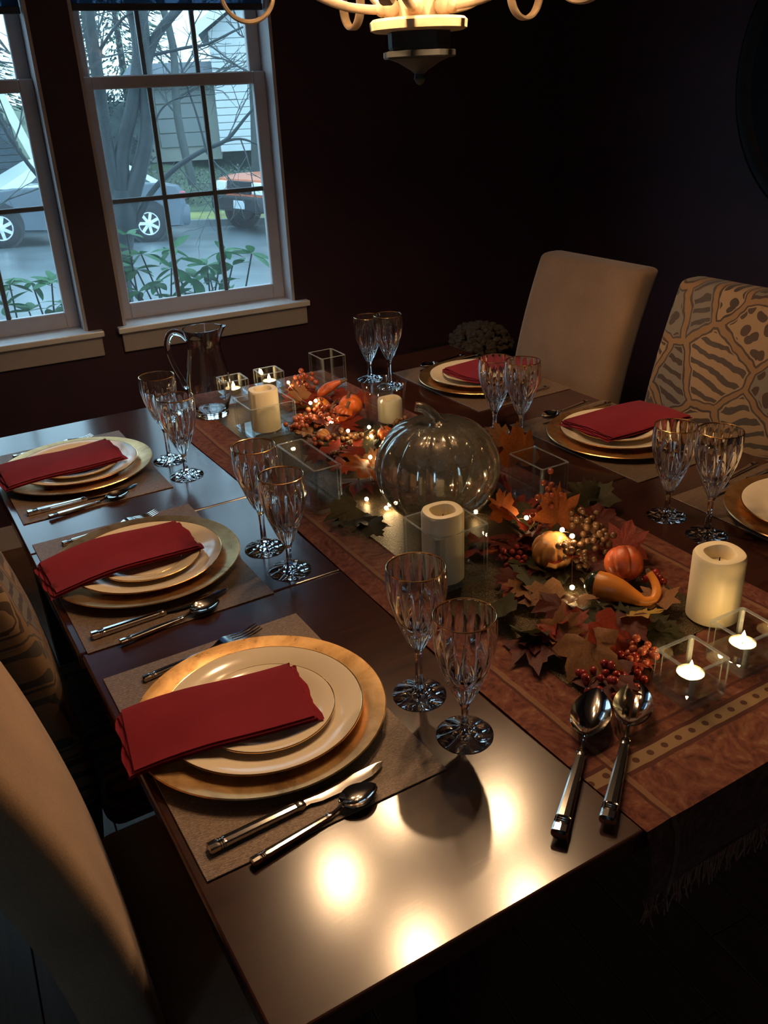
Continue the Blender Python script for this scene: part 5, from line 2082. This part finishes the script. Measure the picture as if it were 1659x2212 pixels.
mini_pumpkin('mottled tan mini pumpkin lit by fairy lights in the near garland', 0.948, 1.048, 0.803, 0.0390, 'pumpkin_tan', 6, 0.92, 7, (0.25, 0.1), stem=False)
mini_pumpkin('warty orange red gourd behind the crook-necked gourd', 1.022, 0.945, 0.800, 0.0350, 'pumpkin_red', 7, 0.95, 6, (0.6, 0.6), 'gourd', False)

gd = thing('crookneck_gourd', 'orange crook-necked gourd with a dark green bottom', 'gourd', (0.965, 0.885, 0.790))
G0 = Vector((0.965, 0.885, 0.790))
gp = spline([Vector(p) - G0 for p in ((0.944, 0.926, 0.793), (0.951, 0.911, 0.794), (0.960, 0.893, 0.793), (0.969, 0.873, 0.789), (0.978, 0.853, 0.785), (0.993, 0.846, 0.788), (1.006, 0.853, 0.797), (1.012, 0.866, 0.808), (1.012, 0.878, 0.817))], 6)
gr = lerps([0.0245, 0.0235, 0.0200, 0.0140, 0.0085, 0.0075, 0.0078, 0.0068, 0.0058], len(gp))
bm = bmesh.new()
tube(bm, gp, gr, 20)
link_mesh('body', bm, M['gourd_orange'], gd, 60)
d0 = (gp[0] - gp[1]).normalized()
bm = bmesh.new()
gg = [gp[0] + d0 * 0.024 * math.sin(k * PI / 14) for k in range(8)]
tube(bm, gg, [0.0247 * math.cos(k * PI / 14) + 0.0004 for k in range(8)], 20)
link_mesh('green_bottom', bm, M['gourd_green'], gd, 60)
bm = bmesh.new()
tube(bm, [gp[-1], gp[-1] + Vector((-0.001, 0.004, 0.006))], [0.0056, 0.0035], 8)
link_mesh('stem', bm, M['stem'], gd)

gd = thing('red_gourd', 'long red orange gourd neck with a dark stem above the pumpkins', 'gourd', (1.02, 2.075, 0.80))
gp = spline([(-0.022, 0.005, 0.010), (-0.012, 0.003, 0.022), (0.004, -0.004, 0.034), (0.022, -0.014, 0.044), (0.036, -0.022, 0.050)], 6)
bm = bmesh.new()
tube(bm, gp, lerps([0.004, 0.013, 0.0145, 0.0105, 0.0060], len(gp)), 16)
link_mesh('body', bm, M['pumpkin_red'], gd, 60)
bm = bmesh.new()
tube(bm, [gp[-1], gp[-1] + Vector((0.009, -0.005, 0.003)), gp[-1] + Vector((0.016, -0.008, 0.006))], [0.0062, 0.0045, 0.003], 8)
link_mesh('stem', bm, M['stem'], gd)

# string of fairy lights
sl = thing('string_lights', 'warm fairy light string threaded through the garlands', 'string lights', (0.93, 1.5, RZ))
L0 = sl.location.copy()
fl_sorted = sorted([Vector(f[:3]) for f in FAIRY], key=lambda v: v.y)
way = []
for i, p in enumerate(fl_sorted):
    way.append(p)
    if i + 1 < len(fl_sorted):
        q = fl_sorted[i + 1]
        if (q - p).length > 0.06:
            m = p.lerp(q, 0.5)
            m.z = max(RZ + 0.003, m.z - 0.012)
            m.x += rg.gauss(0, 0.008)
            way.append(m)
bm = bmesh.new()
tube(bm, [p - L0 for p in spline(way, 4)], 0.0004, 4)
link_mesh('wire', bm, M['wire'], sl)
bm = newball((0, 0, 0), 0.0042, 10, 8)
b0 = link_mesh('fairy_bulb', bm, M['fairy'], sl)
for i, p in enumerate(fl_sorted):
    b = b0 if i == 0 else b0.copy()
    if i:
        COL.objects.link(b)
        b.parent = sl
    b.location = p - L0 + Vector((0, 0, 0.003))


# ================================================================== CHAIRS
def make_chair(label, mat, loc, rz):
    t = thing('dining_chair', label, 'chair', loc, rz, None)
    w = 0.43
    bm_ = bmesh.new()
    ny, nz = 10, 14
    boxm(bm_, -0.085, 0.0, -w / 2, w / 2, 0.0, 1.0)
    bmesh.ops.subdivide_edges(bm_, edges=[e for e in bm_.edges if abs(e.verts[0].co.z - e.verts[1].co.z) > 0.5], cuts=nz, use_grid_fill=True)
    bmesh.ops.subdivide_edges(bm_, edges=[e for e in bm_.edges if abs(e.verts[0].co.y - e.verts[1].co.y) > 0.2], cuts=ny, use_grid_fill=True)
    sharp = [e for e in bm_.edges if e.calc_face_angle(0) > 1.0]
    bmesh.ops.bevel(bm_, geom=sharp, offset=0.026, segments=4, affect='EDGES', profile=0.5)
    for v in bm_.verts:
        x, y, z = v.co
        zz = 0.44 + z * 0.645
        f = max(0.0, (zz - 0.47) / 0.61)
        lean = -0.02 * f - 0.115 * f * f + 0.004
        bulge = 0.014 * (1 - (2 * y / w) ** 2) * math.sin(PI * min(1, max(0, z)))
        ynew = y * (1.0 + 0.02 * f)
        v.co = Vector((x + lean + (bulge if x > -0.04 else -bulge * 0.3), ynew, zz))
    fix(bm_)
    link_mesh('backrest', bm_, mat, t, 60)
    bm_ = bmesh.new()
    boxm(bm_, 0.0015, 0.44, -0.225, 0.225, 0.37, 0.478, 0.03, 4)
    for v in bm_.verts:
        if v.co.z > 0.45:
            v.co.z += 0.012 * math.cos(v.co.y * PI / 0.45) * math.sin(PI * (v.co.x + 0.05) / 0.55)
    link_mesh('seat', bm_, mat, t, 60)
    for x in (-0.02, 0.40):
        for y in (-0.19, 0.19):
            bm_ = bmesh.new()
            ox = -0.05 if x < 0 else 0.0
            loft(bm_, [[(x + ox + dx * 0.7, y + dy * 0.7, 0.0) for dx, dy in ((-.02, -.02), (.02, -.02), (.02, .02), (-.02, .02))],
                       [(x + dx, y + dy, 0.3695 if x > 0 else 0.44) for dx, dy in ((-.02, -.02), (.02, -.02), (.02, .02), (-.02, .02))]])
            fix(bm_)
            link_mesh('leg', bm_, M['black_wood'], t, 0)
    return t


make_chair('plain beige upholstered chair at the near left edge of the photo', M['tan'], (0.085, 0.960, 0), 0)
make_chair('abstract print chair at the left edge of the photo, mostly cut off', M['print'], (0.128, 1.500, 0), 0)
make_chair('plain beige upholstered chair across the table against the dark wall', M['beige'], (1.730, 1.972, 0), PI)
make_chair('beige chair with abstract brown and grey print at the right edge', M['print'], (1.730, 1.405, 0), PI)

# ================================================================== CHANDELIER
ch = thing('chandelier', 'cream scrolled five-arm chandelier at the top of the photo', 'chandelier', (CHAND_C[0], CHAND_C[1], 0))


def chp(name, bm_, mat=M['iron_cream'], parent=None, smooth=40, label=None):
    o = link_mesh(name, bm_, mat, parent or ch, smooth)
    if label:
        o['label'] = label
    return o


bm = bmesh.new()
lathe(bm, [(0, 1.655), (0.076, 1.655), (0.083, 1.658), (0.084, 1.670), (0.079, 1.6745), (0, 1.6745)], 56)
chp('plate', fix(bm))
bm = bmesh.new()
lathe(bm, [(0, 1.6265), (0.052, 1.6265), (0.0545, 1.632), (0.055, 1.6545), (0, 1.6545)], 8)
chp('bowl', fix(bm), M['unlit_metal'], smooth=20)
bm = bmesh.new()
lathe(bm, [(0, 1.6145), (0.062, 1.6145), (0.064, 1.617), (0.064, 1.625), (0.061, 1.626), (0, 1.626)], 8)
chp('collar', fix(bm), M['unlit_metal'], smooth=20)
bm = bmesh.new()
lathe(bm, [(0, 1.572), (0.006, 1.575), (0.010, 1.582), (0.0085, 1.590), (0.014, 1.595), (0.036, 1.608), (0.052, 1.614), (0, 1.614)], 24)
chp('finial', fix(bm), M['unlit_metal'])
bm = bmesh.new()
lathe(bm, [(0, 1.675), (0.034, 1.675), (0.036, 1.70), (0.022, 1.72), (0.018, 1.76), (0.030, 1.80), (0.022, 1.86), (0.011, 1.90), (0.008, 2.05), (0, 2.05)], 32)
chp('column', fix(bm))
bm = bmesh.new()
z = 2.05
k = 0
while z < 2.53:
    ax = ((1, 0, 0), (0, 1, 0))[k % 2]
    tube(bm, circle_pts((0, 0, z + 0.017), 0.015, 12, ax, (0, 0, 1)), 0.0028, 5, closed=True)
    z += 0.024
    k += 1
tag(chp('chain', bm), None, None, kind='stuff')
bm = bmesh.new()
lathe(bm, [(0, 2.54), (0.02, 2.545), (0.055, 2.575), (0.060, 2.598), (0, 2.598)], 32)
chp('canopy', fix(bm))
for k in range(5):
    a = math.radians(156 + 72 * k)
    u = Vector((math.cos(a), math.sin(a), 0))

    def R3(r, z):
        return Vector((u.x * r, u.y * r, z))
    bm = bmesh.new()
    ap = spline([R3(0.030, 1.692), R3(0.075, 1.690), R3(0.130, 1.698), R3(0.185, 1.722), R3(0.225, 1.755), R3(0.262, 1.770)], 6)
    tube(bm, ap, 0.0072, 10)
    ball(bm, R3(0.048, 1.691), 0.0165, 16, 10)
    ball(bm, R3(0.063, 1.6905), 0.0120, 16, 10)
    arm = chp('arm', bm, smooth=60)
    bm = bmesh.new()
    # scroll: a flat strap rolled into a ring under the arm end
    n = 40
    rc = 0.046
    cen = R3(0.285, 1.722)
    v = Vector((-u.y, u.x, 0))
    secs = []
    for i in range(n + 1):
        th = math.radians(120) - math.radians(345) * i / n
        rr = rc * (1.0 - 0.10 * i / n)
        p = cen + u * rr * math.cos(th) + Vector((0, 0, 1)) * rr * math.sin(th)
        e = (u * math.cos(th) + Vector((0, 0, 1)) * math.sin(th))
        wv = 0.0085
        ht = 0.0036
        secs.append([p + v * wv * cc + e * ht * ss for cc, ss in ((-1, -0.5), (-0.7, -1), (0.7, -1), (1, -0.5), (1, 0.5), (0.7, 1), (-0.7, 1), (-1, 0.5))])
    loft(bm, secs)
    fix(bm)
    chp('scroll', bm, parent=arm, smooth=50)
    bm = bmesh.new()
    lathe(bm, [(0, 1.777), (0.008, 1.777), (0.030, 1.785), (0.033, 1.790), (0.029, 1.789), (0.010, 1.784), (0, 1.784)], 32)
    for v_ in bm.verts:
        v_.co += R3(0.262, 0)
    chp('drip_pan', fix(bm), parent=arm)
    bm = bmesh.new()
    tube(bm, [R3(0.262, 1.7845), R3(0.262, 1.832)], 0.009, 20)
    chp('candle_sleeve', bm, M['sleeve'], arm)
    bm = bmesh.new()
    lathe(bm, [(0, 1.8325), (0.008, 1.8335), (0.0140, 1.845), (0.0160, 1.858), (0.0140, 1.871), (0.0070, 1.884), (0, 1.892)], 20)
    for v_ in bm.verts:
        v_.co += R3(0.262, 0)
    chp('bulb', fix(bm), M['bulb'], arm)
    bm = bmesh.new()
    lathe(bm, [(0.0560, 1.818), (0.0565, 1.8185), (0.0305, 1.912), (0.0300, 1.912), (0.0560, 1.818)], 40)  # unseen shade, added to keep bulb light off walls and trim
    for v_ in bm.verts:
        v_.co += R3(0.262, 0)
    bmesh.ops.remove_doubles(bm, verts=bm.verts[:], dist=1e-6)
    chp('added_lamp_shade', fix(bm), M['added_lampshade'], arm)

# ================================================================== RIGHT WALL AND CORNER
mr = thing('round_wall_mirror', 'dark round mirror on the right wall at the top right corner', 'mirror', HP(2.6185, 1.92, 1.57), WY)
bm = bmesh.new()
lathe(bm, [(0.0, 0.0), (0.487, 0.0), (0.487, 0.018), (0.470, 0.030), (0.440, 0.026), (0.425, 0.012), (0.0, 0.012)], 96)
for v in bm.verts:
    v.co = Vector((-v.co.z, v.co.y, v.co.x))
link_mesh('frame', fix(bm), M['blackmetal'], mr, 40)
bm = bmesh.new()
lathe(bm, [(0, 0.0122), (0.423, 0.0122), (0.423, 0.015), (0, 0.015)], 96)
for v in bm.verts:
    v.co = Vector((-v.co.z, v.co.y, v.co.x))
link_mesh('glass', fix(bm), plain('dark_mirror_glass', (0.003, 0.004, 0.008), 0.5, vary=0.02, spec=0.1), mr, 40)

et = thing('end_table', 'small dark end table in the dark corner beyond the table', 'table', (2.10, 2.80, 0), WY)
link_mesh('tabletop', newbox(-0.22, 0.22, -0.22, 0.22, 0.555, 0.585, 0.006, 2), M['black_wood'], et)
for x in (-0.185, 0.185):
    for y in (-0.185, 0.185):
        link_mesh('leg', newbox(x - 0.018, x + 0.018, y - 0.018, y + 0.018, 0, 0.5545, 0.003, 1), M['black_wood'], et)
bk = thing('dried_flower_basket', 'rounded basket of dried flowers in the dark corner beyond the table', 'flower arrangement', (2.03, 2.72, 0.5855))
bm = bmesh.new()
lathe(bm, [(0, 0), (0.055, 0), (0.075, 0.06), (0.078, 0.062), (0.072, 0.062), (0.052, 0.008), (0, 0.008)], 32)
link_mesh('basket', fix(bm), M['basket'], bk)
bm = bmesh.new()
rg = random.Random(9)
for k in range(260):
    a, e = rg.random() * 2 * PI, math.asin(rg.random())
    rr = 0.118 * (0.85 + 0.2 * rg.random())
    c = Vector((rr * math.cos(a) * math.cos(e), rr * math.sin(a) * math.cos(e), 0.055 + 0.085 * math.sin(e)))
    ball(bm, c, 0.010 + 0.008 * rg.random(), 6, 4, 1, 1, 0.8)
for v in bm.verts:
    v.co += Vector((rg.gauss(0, 0.002), rg.gauss(0, 0.002), rg.gauss(0, 0.002)))
tag(link_mesh('dried_blossoms', bm, M['dried'], bk, 30), None, None, kind='stuff')
